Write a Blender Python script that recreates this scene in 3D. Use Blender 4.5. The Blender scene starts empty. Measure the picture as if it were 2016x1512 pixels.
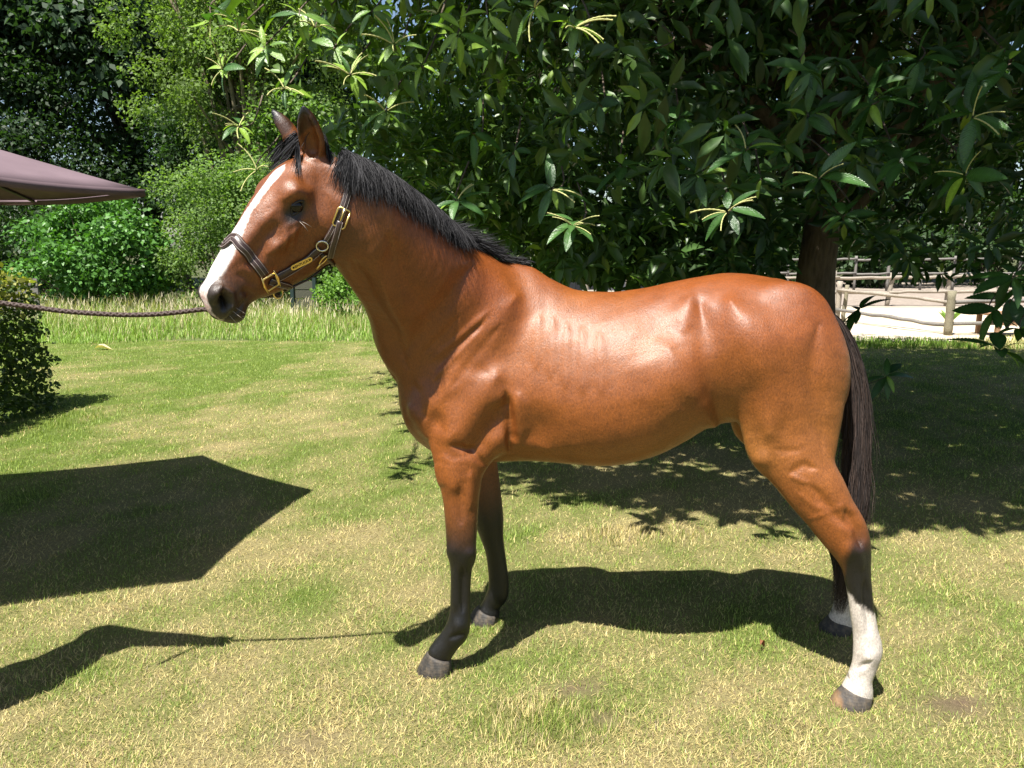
import bpy, bmesh, math, random
import numpy as np
from mathutils import Vector, Matrix
from mathutils.bvhtree import BVHTree

RAD = math.radians
scene = bpy.context.scene
coll = scene.collection

# ------------------------------------------------------------------ camera, sky, sun, exposure
CAM_H, CAM_PITCH, CAM_F = 1.66, RAD(10.4), 1500.0          # metres, radians, focal length in photo pixels (2016 wide)
cam_data = bpy.data.cameras.new('camera')
cam_data.sensor_width = 36.0
cam_data.lens = 36.0 * CAM_F / 2016.0
cam_data.clip_start = 0.05
cam_data.clip_end = 600.0
cam = bpy.data.objects.new('camera', cam_data)
cam.location = (0, 0, CAM_H)
cam.rotation_euler = (math.pi / 2 - CAM_PITCH, 0, 0)
coll.objects.link(cam)
scene.camera = cam

SUN_TRAVEL = Vector((0.31, 0.42, -1.0)).normalized()        # the way the light travels: to the right, away and down
SUN_ELEV = math.asin(-SUN_TRAVEL.z)
world = bpy.data.worlds.new('World')
scene.world = world
world.use_nodes = True
wn = world.node_tree
wn.nodes.clear()
w_out = wn.nodes.new('ShaderNodeOutputWorld')
w_bg = wn.nodes.new('ShaderNodeBackground')
w_sky = wn.nodes.new('ShaderNodeTexSky')
w_sky.sky_type = 'NISHITA'
w_sky.sun_disc = False
w_sky.sun_elevation = SUN_ELEV
w_sky.sun_rotation = math.atan2(-SUN_TRAVEL.x, -SUN_TRAVEL.y)
w_sky.air_density = 1.0
w_sky.dust_density = 1.2
w_sky.ozone_density = 1.0
w_bg.inputs['Strength'].default_value = 0.058
wn.links.new(w_sky.outputs[0], w_bg.inputs[0])
wn.links.new(w_bg.outputs[0], w_out.inputs[0])

sun_data = bpy.data.lights.new('sun', 'SUN')
sun_data.energy = 5.0
sun_data.angle = RAD(0.55)
sun_data.color = (1.0, 0.955, 0.88)
sun = bpy.data.objects.new('sun', sun_data)
sun.location = (-3, -4, 12)
sun.rotation_euler = SUN_TRAVEL.to_track_quat('-Z', 'Y').to_euler()
coll.objects.link(sun)

scene.view_settings.view_transform = 'Standard'
scene.view_settings.look = 'None'
scene.view_settings.exposure = 1.45
scene.view_settings.gamma = 1.0
scene.view_settings.use_curve_mapping = False
scene.cycles.max_bounces = 6
scene.cycles.diffuse_bounces = 3
scene.cycles.glossy_bounces = 3
scene.cycles.transmission_bounces = 4
scene.cycles.transparent_max_bounces = 6

rng = np.random.default_rng(7)

# ------------------------------------------------------------------ helpers
def tag(o, label=None, cat=None, group=None, kind=None):
    if label: o['label'] = label
    if cat: o['category'] = cat
    if group: o['group'] = group
    if kind: o['kind'] = kind
    return o

def empty(name, loc=(0, 0, 0), rz=0.0, parent=None):
    o = bpy.data.objects.new(name, None)
    o.empty_display_size = 0.1
    o.location = loc
    o.rotation_euler = (0, 0, rz)
    coll.objects.link(o)
    if parent: o.parent = parent
    return o

def link_mesh(name, me, mat=None, parent=None, smooth=False):
    if mat is not None and not me.materials: me.materials.append(mat)
    if smooth:
        me.polygons.foreach_set('use_smooth', np.ones(len(me.polygons), dtype=bool))
    o = bpy.data.objects.new(name, me)
    coll.objects.link(o)
    if parent: o.parent = parent
    return o

def np_mesh(name, verts, faces=None, tris=None, quads=None, colors=None):
    """fast mesh from numpy arrays; faces may be tris (n,3) and/or quads (n,4); colors = per-vertex rgb (linear)"""
    verts = np.ascontiguousarray(verts, dtype=np.float32)
    loops, starts, n = [], [], 0
    if tris is not None and len(tris):
        t = np.asarray(tris, dtype=np.int32); loops.append(t.ravel())
        starts.append(np.arange(len(t), dtype=np.int32) * 3); n += t.size
    if quads is not None and len(quads):
        q = np.asarray(quads, dtype=np.int32); loops.append(q.ravel())
        starts.append(np.arange(len(q), dtype=np.int32) * 4 + n)
    loops = np.concatenate(loops); starts = np.concatenate(starts)
    me = bpy.data.meshes.new(name)
    me.vertices.add(len(verts)); me.vertices.foreach_set('co', verts.ravel())
    me.loops.add(len(loops)); me.loops.foreach_set('vertex_index', loops)
    me.polygons.add(len(starts)); me.polygons.foreach_set('loop_start', starts)
    me.update(calc_edges=True)
    if colors is not None:
        at = me.color_attributes.new('tint', 'FLOAT_COLOR', 'POINT')
        c = np.ones((len(verts), 4), dtype=np.float32); c[:, :3] = colors
        at.data.foreach_set('color', c.ravel())
    return me

def ray_dir(px, py):
    yc = -(py - 756.0) / CAM_F
    return np.array([(px - 1008.0) / CAM_F, math.cos(CAM_PITCH) + yc * math.sin(CAM_PITCH), -math.sin(CAM_PITCH) + yc * math.cos(CAM_PITCH)])

def at_depth(px, py, Y):
    d = ray_dir(px, py); t = Y / d[1]
    return Vector((d[0] * t, Y, CAM_H + d[2] * t))

def on_ground(px, py, z=0.0):
    d = ray_dir(px, py); t = (z - CAM_H) / d[2]
    return Vector((d[0] * t, d[1] * t, z))

def project_np(p):
    z = p[:, 2] - CAM_H
    zc = p[:, 1] * math.cos(CAM_PITCH) - z * math.sin(CAM_PITCH)
    yc = p[:, 1] * math.sin(CAM_PITCH) + z * math.cos(CAM_PITCH)
    return np.stack([1008 + CAM_F * p[:, 0] / zc, 756 - CAM_F * yc / zc], -1)

def catmull(P, n):
    P = np.asarray(P, float); out = []
    for i in range(len(P) - 1):
        p0, p1, p2, p3 = P[max(i - 1, 0)], P[i], P[i + 1], P[min(i + 2, len(P) - 1)]
        for t in np.linspace(0, 1, n, endpoint=False):
            out.append(0.5 * ((2 * p1) + (-p0 + p2) * t + (2 * p0 - 5 * p1 + 4 * p2 - p3) * t * t + (-p0 + 3 * p1 - 3 * p2 + p3) * t ** 3))
    out.append(P[-1]); return np.array(out)

# ------------------------------------------------------------------ materials
class NT:
    """small wrapper that builds a material node tree"""
    def __init__(self, name):
        self.mat = bpy.data.materials.new(name); self.mat.use_nodes = True
        self.t = self.mat.node_tree; self.t.nodes.clear()
        self.out = self.t.nodes.new('ShaderNodeOutputMaterial')
    def n(self, typ, **kw):
        x = self.t.nodes.new(typ)
        for k, v in kw.items():
            if k in x.inputs: x.inputs[k].default_value = v
            else: setattr(x, k, v)
        return x
    def l(self, a, b): self.t.links.new(a, b)
    def coords(self, kind='Object', scale=(1, 1, 1)):
        tc = self.n('ShaderNodeTexCoord'); mp = self.n('ShaderNodeMapping')
        mp.inputs['Scale'].default_value = scale
        self.l(tc.outputs[kind], mp.inputs['Vector']); return mp.outputs['Vector']
    def noise(self, vec, scale, detail=4, rough=0.55):
        x = self.n('ShaderNodeTexNoise'); x.inputs['Scale'].default_value = scale
        x.inputs['Detail'].default_value = detail; x.inputs['Roughness'].default_value = rough
        if vec is not None: self.l(vec, x.inputs['Vector'])
        return x.outputs['Fac']
    def ramp(self, fac, stops):
        x = self.n('ShaderNodeValToRGB'); e = x.color_ramp.elements
        while len(e) < len(stops): e.new(0.5)
        for k, (p, c) in enumerate(stops):
            e[k].position = p
            e[k].color = (*c, 1) if len(c) == 3 else c
        self.l(fac, x.inputs['Fac']); return x.outputs['Color']
    def mix(self, fac, a, b, blend='MIX'):
        x = self.n('ShaderNodeMix', data_type='RGBA', blend_type=blend)
        for sock, v in ((x.inputs['Factor'], fac), (x.inputs[6], a), (x.inputs[7], b)):
            if isinstance(v, (int, float)): sock.default_value = v
            elif isinstance(v, tuple): sock.default_value = (*v, 1) if len(v) == 3 else v
            else: self.l(v, sock)
        return x.outputs[2]
    def math(self, op, a, b=0.0, clamp=False):
        x = self.n('ShaderNodeMath', operation=op); x.use_clamp = clamp
        for sock, v in ((x.inputs[0], a), (x.inputs[1], b)):
            if isinstance(v, (int, float)): sock.default_value = v
            else: self.l(v, sock)
        return x.outputs[0]
    def bump(self, height, strength=0.3, dist=0.01):
        x = self.n('ShaderNodeBump'); x.inputs['Strength'].default_value = strength
        x.inputs['Distance'].default_value = dist; self.l(height, x.inputs['Height']); return x.outputs['Normal']
    def attr(self, name):
        x = self.n('ShaderNodeAttribute'); x.attribute_name = name; return x.outputs['Color']
    def bsdf(self, color, rough=0.6, normal=None, spec=0.5, metal=0.0, **kw):
        x = self.n('ShaderNodeBsdfPrincipled')
        for sock, v in ((x.inputs['Base Color'], color), (x.inputs['Roughness'], rough), (x.inputs['Specular IOR Level'], spec), (x.inputs['Metallic'], metal)):
            if isinstance(v, (int, float)): sock.default_value = v
            elif isinstance(v, tuple): sock.default_value = (*v, 1)
            else: self.l(v, sock)
        for k, v in kw.items():
            if isinstance(v, (int, float, tuple)): x.inputs[k].default_value = v
            else: self.l(v, x.inputs[k])
        if normal is not None: self.l(normal, x.inputs['Normal'])
        return x.outputs[0]
    def finish(self, shader):
        self.l(shader, self.out.inputs['Surface']); return self.mat

def simple_mat(name, color, rough=0.6, spec=0.4, metal=0.0, var=0.15, nscale=12.0, bump=0.15, bdist=0.004):
    m = NT(name); v = m.coords('Object')
    f = m.noise(v, nscale, 5)
    c = m.ramp(f, [(0.3, tuple(x * (1 - var) for x in color)), (0.7, tuple(min(1, x * (1 + var)) for x in color))])
    return m.finish(m.bsdf(c, rough, m.bump(m.noise(v, nscale * 6, 4), bump, bdist), spec, metal))

def leaf_mat(name, rough=0.4, spec=0.5, trans=0.35, nscale=30.0, tmul=(1.3, 1.5, 0.5), bump=0.0):
    """leaf blade: tint from the vertex colours of the mesh, glossy upper side, light shining through"""
    m = NT(name); tint = m.attr('tint')
    f = m.noise(m.coords('Object'), nscale, 3)
    c = m.mix(1.0, tint, m.ramp(f, [(0.25, (0.78, 0.8, 0.75)), (0.75, (1.15, 1.12, 1.1))]), 'MULTIPLY')
    nrm = m.bump(f, bump, 0.004) if bump else None
    p = m.bsdf(c, rough, nrm, spec)
    if trans <= 0: return m.finish(p)
    tr = m.n('ShaderNodeBsdfTranslucent'); m.l(m.mix(1.0, c, tmul, 'MULTIPLY'), tr.inputs['Color'])
    mx = m.n('ShaderNodeMixShader'); mx.inputs[0].default_value = trans
    m.l(p, mx.inputs[1]); m.l(tr.outputs[0], mx.inputs[2])
    return m.finish(mx.outputs[0])
# ------------------------------------------------------------------ ground, lawn, sand, grass
def fnoise(x, y, scale, seed, octaves=3):
    """smooth pseudo-noise in about -1..1"""
    r = np.random.default_rng(seed); out = np.zeros_like(x, dtype=float); amp = 1.0; tot = 0
    for o in range(octaves):
        for _ in range(5):
            th = r.uniform(0, 6.283); k = scale * (2.1 ** o) * r.uniform(.7, 1.3)
            out += amp * np.sin(k * (x * math.cos(th) + y * math.sin(th)) + r.uniform(0, 6.283)) / 2.2
        tot += amp; amp *= .55
    return np.clip(out / tot, -1.4, 1.4)

def dryness(x, y):
    """0 = green, 1 = straw"""
    d = .50 + .30 * fnoise(x, y, 1.9, 21) + .34 * fnoise(x, y, 6.5, 22) + .20 * fnoise(x, y, 17, 24)
    d = d + np.interp(y, [1.5, 3.0, 5.0, 6.5, 9, 13], [.20, .16, .10, -.04, -.14, -.20]) - .25 * (x < -3.2)
    d = d - .55 * np.exp(-((x - .12) / .28) ** 2 - ((y - 2.42) / .16) ** 2)           # greener tuft of grass in front
    return np.clip(d, 0, 1)
BARE = [(1.62, 2.52, .15, .07), (.26, 2.62, .10, .05), (.33, 2.44, .07, .04), (-.72, 2.32, .12, .05)]
def bareness(x, y):
    b = np.zeros_like(x, dtype=float)
    for bx, by, rx, ry in BARE: b = np.maximum(b, np.exp(-((x - bx) / rx) ** 2 - ((y - by) / ry) ** 2))
    return np.clip(b * (1 + .5 * fnoise(x, y, 22, 25)), 0, 1)
C_GREEN = np.array([.18, .26, .050]); C_GREEN2 = np.array([.26, .325, .070]); C_STRAW = np.array([.57, .485, .24]); C_SOIL = np.array([.16, .115, .08])
def lawn_z(x, y): return .012 * fnoise(x, y, .9, 31, 2) * np.clip((y - 3.4) / 3, 0, 1) * np.clip((13.5 - y) / 2, 0, 1)

def sheet(name, xs, ys, zf, mat, colf=None):
    X, Y = np.meshgrid(xs, ys, indexing='ij'); Z = zf(X, Y) if callable(zf) else np.full_like(X, zf)
    n, m = X.shape; i = np.arange(n * m).reshape(n, m)
    Q = np.stack([i[:-1, :-1], i[1:, :-1], i[1:, 1:], i[:-1, 1:]], -1).reshape(-1, 4)
    V = np.stack([X, Y, Z], -1).reshape(-1, 3)
    me = np_mesh(name, V, quads=Q, colors=None if colf is None else colf(V[:, 0], V[:, 1]))
    return link_mesh(name, me, mat, None, True)

def ground_mat(name, c0, c1, scale, bump=.6, dist=.02):
    m = NT(name); v = m.coords('Object')
    f = m.noise(v, scale, 6, .65); g = m.noise(v, scale * 9, 5, .7)
    c = m.mix(m.math('MULTIPLY', g, .6), m.ramp(f, [(.3, c0), (.7, c1)]), tuple(x * .7 for x in c0))
    return m.finish(m.bsdf(c, .9, m.bump(m.math('ADD', f, m.math('MULTIPLY', g, .5)), bump, dist), .15))
g_obj = sheet('ground', np.array([-400, -60, -20, 0, 20, 60, 400.]), np.array([-60, 0, 20, 60, 500.]), -.03, ground_mat('rough_ground', (.045, .055, .022), (.10, .105, .045), .35))
tag(g_obj, kind='structure')

m = NT('lawn_soil'); tint = m.attr('tint'); v = m.coords('Object')
f1 = m.noise(v, 60, 5, .7); f2 = m.noise(m.coords('Object', (1, 1, 1)), 240, 3, .7)
c = m.mix(1.0, tint, m.ramp(m.math('ADD', m.math('MULTIPLY', f1, .6), m.math('MULTIPLY', f2, .4)), [(.3, (.55, .55, .5)), (.7, (1.25, 1.25, 1.2))]), 'MULTIPLY')
M_LAWN = m.finish(m.bsdf(c, .95, m.bump(m.math('ADD', f1, f2), .8, .012), .1))
def lawn_cols(x, y):
    d = dryness(x, y)[:, None]; b = bareness(x, y)[:, None]
    c = (C_GREEN * .55) * (1 - d) + (C_STRAW * .48) * d
    return c * (1 - b) + C_SOIL * b
lawn = sheet('lawn', np.concatenate([np.arange(-14, -5, .3), np.arange(-5, 6, .09), np.arange(6, 14.1, .3)]), np.concatenate([np.arange(-3, 1.2, .3), np.arange(1.2, 7, .09), np.arange(7, 13.4, .16)]), lawn_z, M_LAWN, lawn_cols)
tag(lawn, kind='structure')
meadow = sheet('meadow', np.arange(-22, 3.1, .5), np.arange(13.2, 26.1, .5), -.004, ground_mat('meadow_ground', (.06, .085, .025), (.13, .14, .05), 1.2)); tag(meadow, kind='structure')

m = NT('paddock_sand'); v = m.coords('Object')
f = m.noise(v, .5, 4, .6); g = m.noise(v, 5, 6, .7); h = m.noise(v, 26, 4, .7)
c = m.ramp(m.math('ADD', m.math('MULTIPLY', f, .5), m.math('MULTIPLY', g, .5)), [(.32, (.42, .35, .255)), (.5, (.56, .475, .35)), (.7, (.64, .55, .42))])
sep = m.n('ShaderNodeSeparateXYZ'); m.l(v, sep.inputs[0])
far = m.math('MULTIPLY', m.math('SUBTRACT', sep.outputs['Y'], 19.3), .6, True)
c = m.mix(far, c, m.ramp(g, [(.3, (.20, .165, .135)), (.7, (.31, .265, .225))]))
M_SAND = m.finish(m.bsdf(c, .95, m.bump(m.math('ADD', m.math('MULTIPLY', g, 1.0), m.math('MULTIPLY', h, .4)), 1.0, .06), .1))
def sand_z(x, y): return .004 + .02 * np.abs(fnoise(x, y, 2.6, 41, 3))
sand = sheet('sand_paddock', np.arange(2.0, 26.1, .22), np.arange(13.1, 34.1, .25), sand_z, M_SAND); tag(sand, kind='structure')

# blades: n thin tapering faces, each with its own colour
def blades(name, x, y, z, h, w, lean, cols, label, mat, curl=.35, simple=False):
    n = len(x); az = rng.uniform(0, 2 * math.pi, n)
    tx, ty = np.cos(az), np.sin(az)
    sx, sy = -ty, tx
    base = np.stack([x, y, z], 1); up = np.array([0, 0, 1.0])
    tip = base + np.stack([tx * np.sin(lean) * h, ty * np.sin(lean) * h, np.cos(lean) * h], 1)
    mid = base + np.stack([tx * np.sin(lean * (1 - curl)) * h, ty * np.sin(lean * (1 - curl)) * h, np.cos(lean * (1 - curl)) * h], 1) * .55
    sv = np.stack([sx, sy, np.zeros(n)], 1) * w[:, None] / 2
    if simple:
        V = np.stack([base - sv, base + sv, tip + sv * .25, tip - sv * .25], 1).reshape(-1, 3); i = np.arange(n) * 4
        me = np_mesh(name, V, quads=np.stack([i, i + 1, i + 2, i + 3], 1), colors=np.repeat(cols, 4, 0))
        o = link_mesh(name, me, mat); tag(o, label, 'grass', kind='stuff'); return o
    V = np.stack([base - sv, base + sv, mid + sv * .8, mid - sv * .8, tip], 1).reshape(-1, 3)
    i = np.arange(n) * 5
    Q = np.stack([i, i + 1, i + 2, i + 3], 1); T = np.stack([i + 3, i + 2, i + 4], 1)
    me = np_mesh(name, V, tris=T, quads=Q, colors=np.repeat(cols, 5, 0))
    o = link_mesh(name, me, mat); tag(o, label, 'grass', kind='stuff'); return o
M_GRASS = leaf_mat('grass_blade', .55, .35, .3, 60, (1.2, 1.35, .5))

def frustum_points(n, y0, y1, margin=1.28, power=1.0):
    """random ground points in front of the camera, thinning out with distance"""
    u = rng.uniform(0, 1, n)
    y = (y0 ** (1 - power) + u * (y1 ** (1 - power) - y0 ** (1 - power))) ** (1 / (1 - power)) if power != 1 else y0 * (y1 / y0) ** u
    x = rng.uniform(-1, 1, n) * .70 * margin * y
    return x, y
def lawn_grass():
    x, y = frustum_points(430000, 1.75, 13.2, 1.22, 1.0)
    for hx, hy in ((-.335, 2.77), (-.145, 3.15), (1.27, 2.55), (1.41, 3.05)):                      # uncut grass round the hooves
        a_ = rng.uniform(0, 6.283, 900); r_ = rng.uniform(.055, .14, 900); x = np.r_[x, hx + r_ * np.cos(a_)]; y = np.r_[y, hy + r_ * np.sin(a_) * .9]
    keep = (rng.uniform(0, 1, len(x)) > bareness(x, y) * .93) & ~((x > 1.95) & (y > 13.0)); x, y = x[keep], y[keep]
    d = dryness(x, y); n = len(x)
    dry = rng.uniform(0, 1, n) < d * .95 + .03
    far = np.clip((y - 2) / 9, 0, 1)
    tuft = np.exp(-((x - .12) / .25) ** 2 - ((y - 2.42) / .14) ** 2) + .7 * np.exp(-((x - .75) / .45) ** 2 - ((y - 4.15) / .18) ** 2) + .8 * np.exp(-((x + 4.25) / .25) ** 2 - ((y - 7.1) / .6) ** 2)
    clump = np.clip(fnoise(x, y, 9, 51) * .8 + .2, 0, 1)
    h = rng.uniform(.012, .030, n) * (.8 + .5 * clump) * (1 + 1.0 * tuft) * (1 + .4 * far) * np.where(dry, 1.1, 1.0)
    w = rng.uniform(.0015, .0031, n) * (1 + 1.9 * far)
    lean = np.where(dry, rng.uniform(.8, 1.5, n), rng.uniform(.15, 1.05, n)); lean = np.where(tuft > .3, lean * .6, lean)
    gm = rng.uniform(0, 1, n)[:, None]
    green = C_GREEN * (1 - gm) + C_GREEN2 * gm
    sm = rng.uniform(.5, 1.3, n)[:, None]
    cols = np.where(dry[:, None], C_STRAW * sm * np.array([1, .97, .9]), green * rng.uniform(.6, 1.35, (n, 1)))
    dead = dry & (rng.uniform(0, 1, n) < .28); cols[dead] = np.array([.21, .155, .09]) * rng.uniform(.6, 1.3, (dead.sum(), 1))
    blades('lawn_grass', x, y, lawn_z(x, y) - .002, h, w, lean, cols, 'short half dried mown grass of the lawn', M_GRASS, simple=True)
lawn_grass()
def long_grass():
    n = 46000
    x = rng.uniform(-14, 2.3, n); y = 12.75 + rng.uniform(0, 1, n) ** 1.3 * 6.5
    edge = 12.95 + .45 * fnoise(x, x * 0, 1.1, 61) + .10 * (x + 6) * .5
    keep = y > edge; x, y = x[keep], y[keep]; n = len(x)
    t = np.clip((y - 13) / 3.5, 0, 1)
    h = rng.uniform(.13, .30, n) * (1 + .9 * t) * (1 + .35 * fnoise(x, y, .9, 62)) * (.35 + .65 * np.clip((y - edge[keep]) / 1.6, 0, 1))
    pale = rng.uniform(0, 1, n) < (.05 + .45 * t)
    cols = np.where(pale[:, None], np.array([.50, .45, .25]) * rng.uniform(.7, 1.2, (n, 1)), np.array([.20, .31, .055]) * rng.uniform(.7, 1.35, (n, 1)))
    blades('long_grass', x, y, np.zeros(n) - .01, h, rng.uniform(.007, .014, n), rng.uniform(.15, .8, n), cols, 'tall unmown grass with pale seed heads along the far edge of the lawn', M_GRASS)
    n = 3000
    x = rng.uniform(-13, 2.3, n); y = rng.uniform(14.2, 18.5, n); hh = rng.uniform(.36, .60, n)
    heads = blades('grass_seed_heads', x, y, hh - .12, rng.uniform(.10, .18, n), rng.uniform(.009, .017, n), rng.uniform(.1, .9, n), np.array([.50, .44, .30]) * rng.uniform(.7, 1.15, (n, 1)), 'pale feathery seed heads above the tall grass', M_GRASS)
long_grass()
def verge():
    n = 9000; x = rng.uniform(2.2, 12, n); y = rng.uniform(12.1, 13.5, n)
    keep = y < 13.25 + .18 * fnoise(x, y, 2.2, 71) ; x, y = x[keep], y[keep]; n = len(x)
    dry = (x > 7.6) & (rng.uniform(0, 1, n) < .7)
    cols = np.where(dry[:, None], C_STRAW * rng.uniform(.7, 1.2, (n, 1)), np.array([.15, .25, .03]) * rng.uniform(.7, 1.3, (n, 1)))
    blades('verge_grass', x, y, np.zeros(n), rng.uniform(.05, .14, n), rng.uniform(.008, .014, n), rng.uniform(.1, .8, n), cols, 'bright green grass verge along the sand paddock', M_GRASS)
verge()
# ------------------------------------------------------------------ trees, hedge, shrubs
M_BARK = None
def bark_mat(name, c0, c1, sc=(1, 1, .25), nscale=22):
    m = NT(name); v = m.coords('Object', sc); f = m.noise(v, nscale, 7, .65)
    return m.finish(m.bsdf(m.ramp(f, [(.3, c0), (.7, c1)]), .9, m.bump(f, .9, .03), .15))
M_BARK = bark_mat('chestnut_bark', (.06, .045, .034), (.16, .125, .095))
M_BARK_PALE = bark_mat('pale_bark', (.12, .10, .06), (.26, .22, .14))
M_BARK_DARK = bark_mat('dark_bark', (.025, .022, .02), (.07, .06, .05))

def tube_mesh(paths, seg=8):
    """several tapering tubes in one mesh: list of (points, radii)"""
    Vs, Qs, n0 = [], [], 0
    for pts, rad in paths:
        pts = np.asarray(pts, float); rad = np.broadcast_to(np.asarray(rad, float), (len(pts),))
        T = np.gradient(pts, axis=0); T /= np.maximum(np.linalg.norm(T, axis=1), 1e-9)[:, None]
        ref = np.array([1.0, 0, 0]) if abs(T[0, 0]) < .8 else np.array([0, 1.0, 0])
        for p, t, r in zip(pts, T, rad):
            u = np.cross(ref, t); u /= max(np.linalg.norm(u), 1e-9); w = np.cross(t, u)
            a = np.arange(seg) * 2 * math.pi / seg
            Vs.append(p + r * (np.cos(a)[:, None] * u + np.sin(a)[:, None] * w))
        i = np.arange(len(pts) - 1)[:, None] * seg; k = np.arange(seg)[None, :]; k2 = (k + 1) % seg
        Qs.append(np.stack([i + k, i + k2, i + seg + k2, i + seg + k], -1).reshape(-1, 4) + n0); n0 += len(pts) * seg
    return np.concatenate(Vs), np.concatenate(Qs)

# leaf templates: rows (along, across, lift) and faces; the blade is folded a little along the midrib and droops at the tip
def leaf_template(profile, fold=.22, droop=.35, serr=0.0):
    ts = np.linspace(0, 1, len(profile)); V, Q = [], []
    for t, wd in zip(ts, profile):
        d = -droop * t * t
        V += [(t, 0, d), (t - serr * wd * .3, -wd, d + fold * wd), (t - serr * wd * .3, wd, d + fold * wd)]
    for i in range(len(profile) - 1):
        a, b = i * 3, i * 3 + 3
        Q += [(a, b, b + 1, a + 1), (a, a + 2, b + 2, b)]
    return np.array(V, float), np.array(Q, int)
def scatter_leaves(tmpl, P, A, N, L, W, cols):
    """place a template at P along axis A with face normal N, length L, half width W; returns verts, quads, colours"""
    T, Q = tmpl; n = len(P)
    A = A / np.maximum(np.linalg.norm(A, axis=1, keepdims=True), 1e-9)
    S = np.cross(N, A); S /= np.maximum(np.linalg.norm(S, axis=1, keepdims=True), 1e-9); N = np.cross(A, S)
    V = P[:, None] + L[:, None, None] * T[None, :, 0:1] * A[:, None] + W[:, None, None] * T[None, :, 1:2] * S[:, None]
    V = V + (L[:, None, None] * np.minimum(T[None, :, 2:3], 0) + W[:, None, None] * np.maximum(T[None, :, 2:3], 0)) * N[:, None]
    F = (Q[None] + (np.arange(n) * len(T))[:, None, None]).reshape(-1, 4)
    return V.reshape(-1, 3), F, np.repeat(cols, len(T), 0)
T_LEAF = leaf_template([.02, .95, .9, .03], .22, .20)
T_SMALL = (np.array([(0, 0, 0), (.45, 1, .25), (1, 0, -.12), (.45, -1, .25)], float), np.array([(0, 1, 2, 3)]))
def rand_unit(n):
    v = rng.normal(0, 1, (n, 3)); return v / np.linalg.norm(v, axis=1, keepdims=True)

def foliage(name, P, out, size, cols, mat, parent, label=None, up=.6, ratio=.30, tmpl=None, kind=None):
    n = len(P); A = rand_unit(n) * .8 + out * .6 + np.array([0, 0, -.15])
    N = np.array([0, 0, up]) + rand_unit(n) * .7 + out * .35
    L = size * rng.uniform(.65, 1.25, n)
    V, F, C = scatter_leaves(tmpl or T_SMALL, P, A, N, L, L * ratio, cols)
    o = link_mesh(name, np_mesh(name, V, quads=F, colors=C), mat, parent)
    if kind: o['kind'] = kind
    return o

def clumps(center, radii, k, n, spread, shell=.75, zmin=None, seed=0, flat=.7, low_cut=-1.0):
    """n leaf places gathered in k clumps spread through an ellipsoid"""
    r = np.random.default_rng(seed); c = []
    while len(c) < k:
        d = r.normal(0, 1, 3); d /= np.linalg.norm(d)
        if d[2] < low_cut: continue
        c.append(d * r.uniform(shell, 1.0) if r.uniform() < .8 else d * r.uniform(.2, shell))
    c = np.array(c); w = r.uniform(.5, 1.5, k); idx = r.choice(k, n, p=w / w.sum())
    off = r.normal(0, 1, (n, 3)); off /= np.maximum(np.linalg.norm(off, axis=1, keepdims=True), 1e-9); off *= r.uniform(0, 1, (n, 1)) ** .45
    P = np.asarray(center) + c[idx] * np.asarray(radii) + off * spread * np.array([1, 1, flat])
    out = off * .7 + c[idx] * .5
    if zmin is not None: keep = P[:, 2] > zmin; P, out, idx = P[keep], out[keep], idx[keep]
    return P, out, idx, c * np.asarray(radii) + np.asarray(center)

def tints(idx, base, var, clump_var, seed, alt=None, alt_share=0.0):
    r = np.random.default_rng(seed); k = idx.max() + 1
    cv = 1 + clump_var * r.uniform(-1, 1, (k, 1))
    C = np.asarray(base)[None] * cv[idx] * (1 + var * r.uniform(-1, 1, (len(idx), 1)))
    if alt is not None:
        m = r.uniform(0, 1, len(idx)) < alt_share; C[m] = np.asarray(alt) * (1 + var * r.uniform(-1, 1, (m.sum(), 1)))
    return np.clip(C, .003, .9)

M_LEAF = leaf_mat('broad_leaf', .55, .35, .38, 25)
M_LEAF_GLOSS = leaf_mat('glossy_leaf', .46, .35, .25, 25)
M_LEAF_SOFT = leaf_mat('soft_leaf', .62, .28, .42, 25)

def broad_tree(name, label, base, height, trunk_r, crown_c, crown_r, n, k, size, col, seed, mat=None, bark=None, spread=.8, alt=None, alt_share=0, group=None, stems=1, low_cut=-.8, limbs=9, shell=.55, ratio=.3):
    root = empty(name, base); tag(root, label, 'tree', group)
    crown_c = np.asarray(crown_c, float); B = np.array(base, float)
    P, out, idx, cl = clumps(crown_c - B, crown_r, k, n, spread, shell, .3, seed, .75, low_cut)
    r = np.random.default_rng(seed + 1); paths = []
    for s in range(stems):
        o = np.array([r.normal(0, .35 * (stems > 1)), r.normal(0, .35 * (stems > 1)), 0]); top = (crown_c - B) + np.array([r.normal(0, .5 + .25 * crown_r[0] * (stems > 1)), r.normal(0, .4), crown_r[2] * .35])
        pts = [o, o + (top - o) * .3 + r.normal(0, .12, 3), o + (top - o) * .65 + r.normal(0, .2, 3), top]
        paths.append((catmull(pts, 5), np.linspace(trunk_r * (1 if stems == 1 else .45), trunk_r * .12, 16)))
    V, Q = tube_mesh(paths, 9); link_mesh('trunk', np_mesh('trunk', V, quads=Q), bark or M_BARK, root, True)
    paths = []
    for j in r.choice(len(cl), min(limbs, len(cl)), replace=False):
        q = cl[j]; st = paths and 0; tp = catmull([np.zeros(3), (crown_c - B) * .5, (crown_c - B) + np.array([0, 0, crown_r[2] * .3])], 8)
        s = tp[int(r.uniform(.35, .9) * (len(tp) - 1))]
        paths.append((catmull([s, (s + q) / 2 + np.array([0, 0, .15 * np.linalg.norm(q - s)]), q], 5), np.linspace(trunk_r * .34, trunk_r * .06, 11)))
    V, Q = tube_mesh(paths, 6); link_mesh('branches', np_mesh('branches', V, quads=Q), bark or M_BARK, root, True)
    foliage('crown', P, out, size, tints(idx, col, .3, .25, seed, alt, alt_share), mat or M_LEAF, root, ratio=ratio)
    return root

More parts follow.
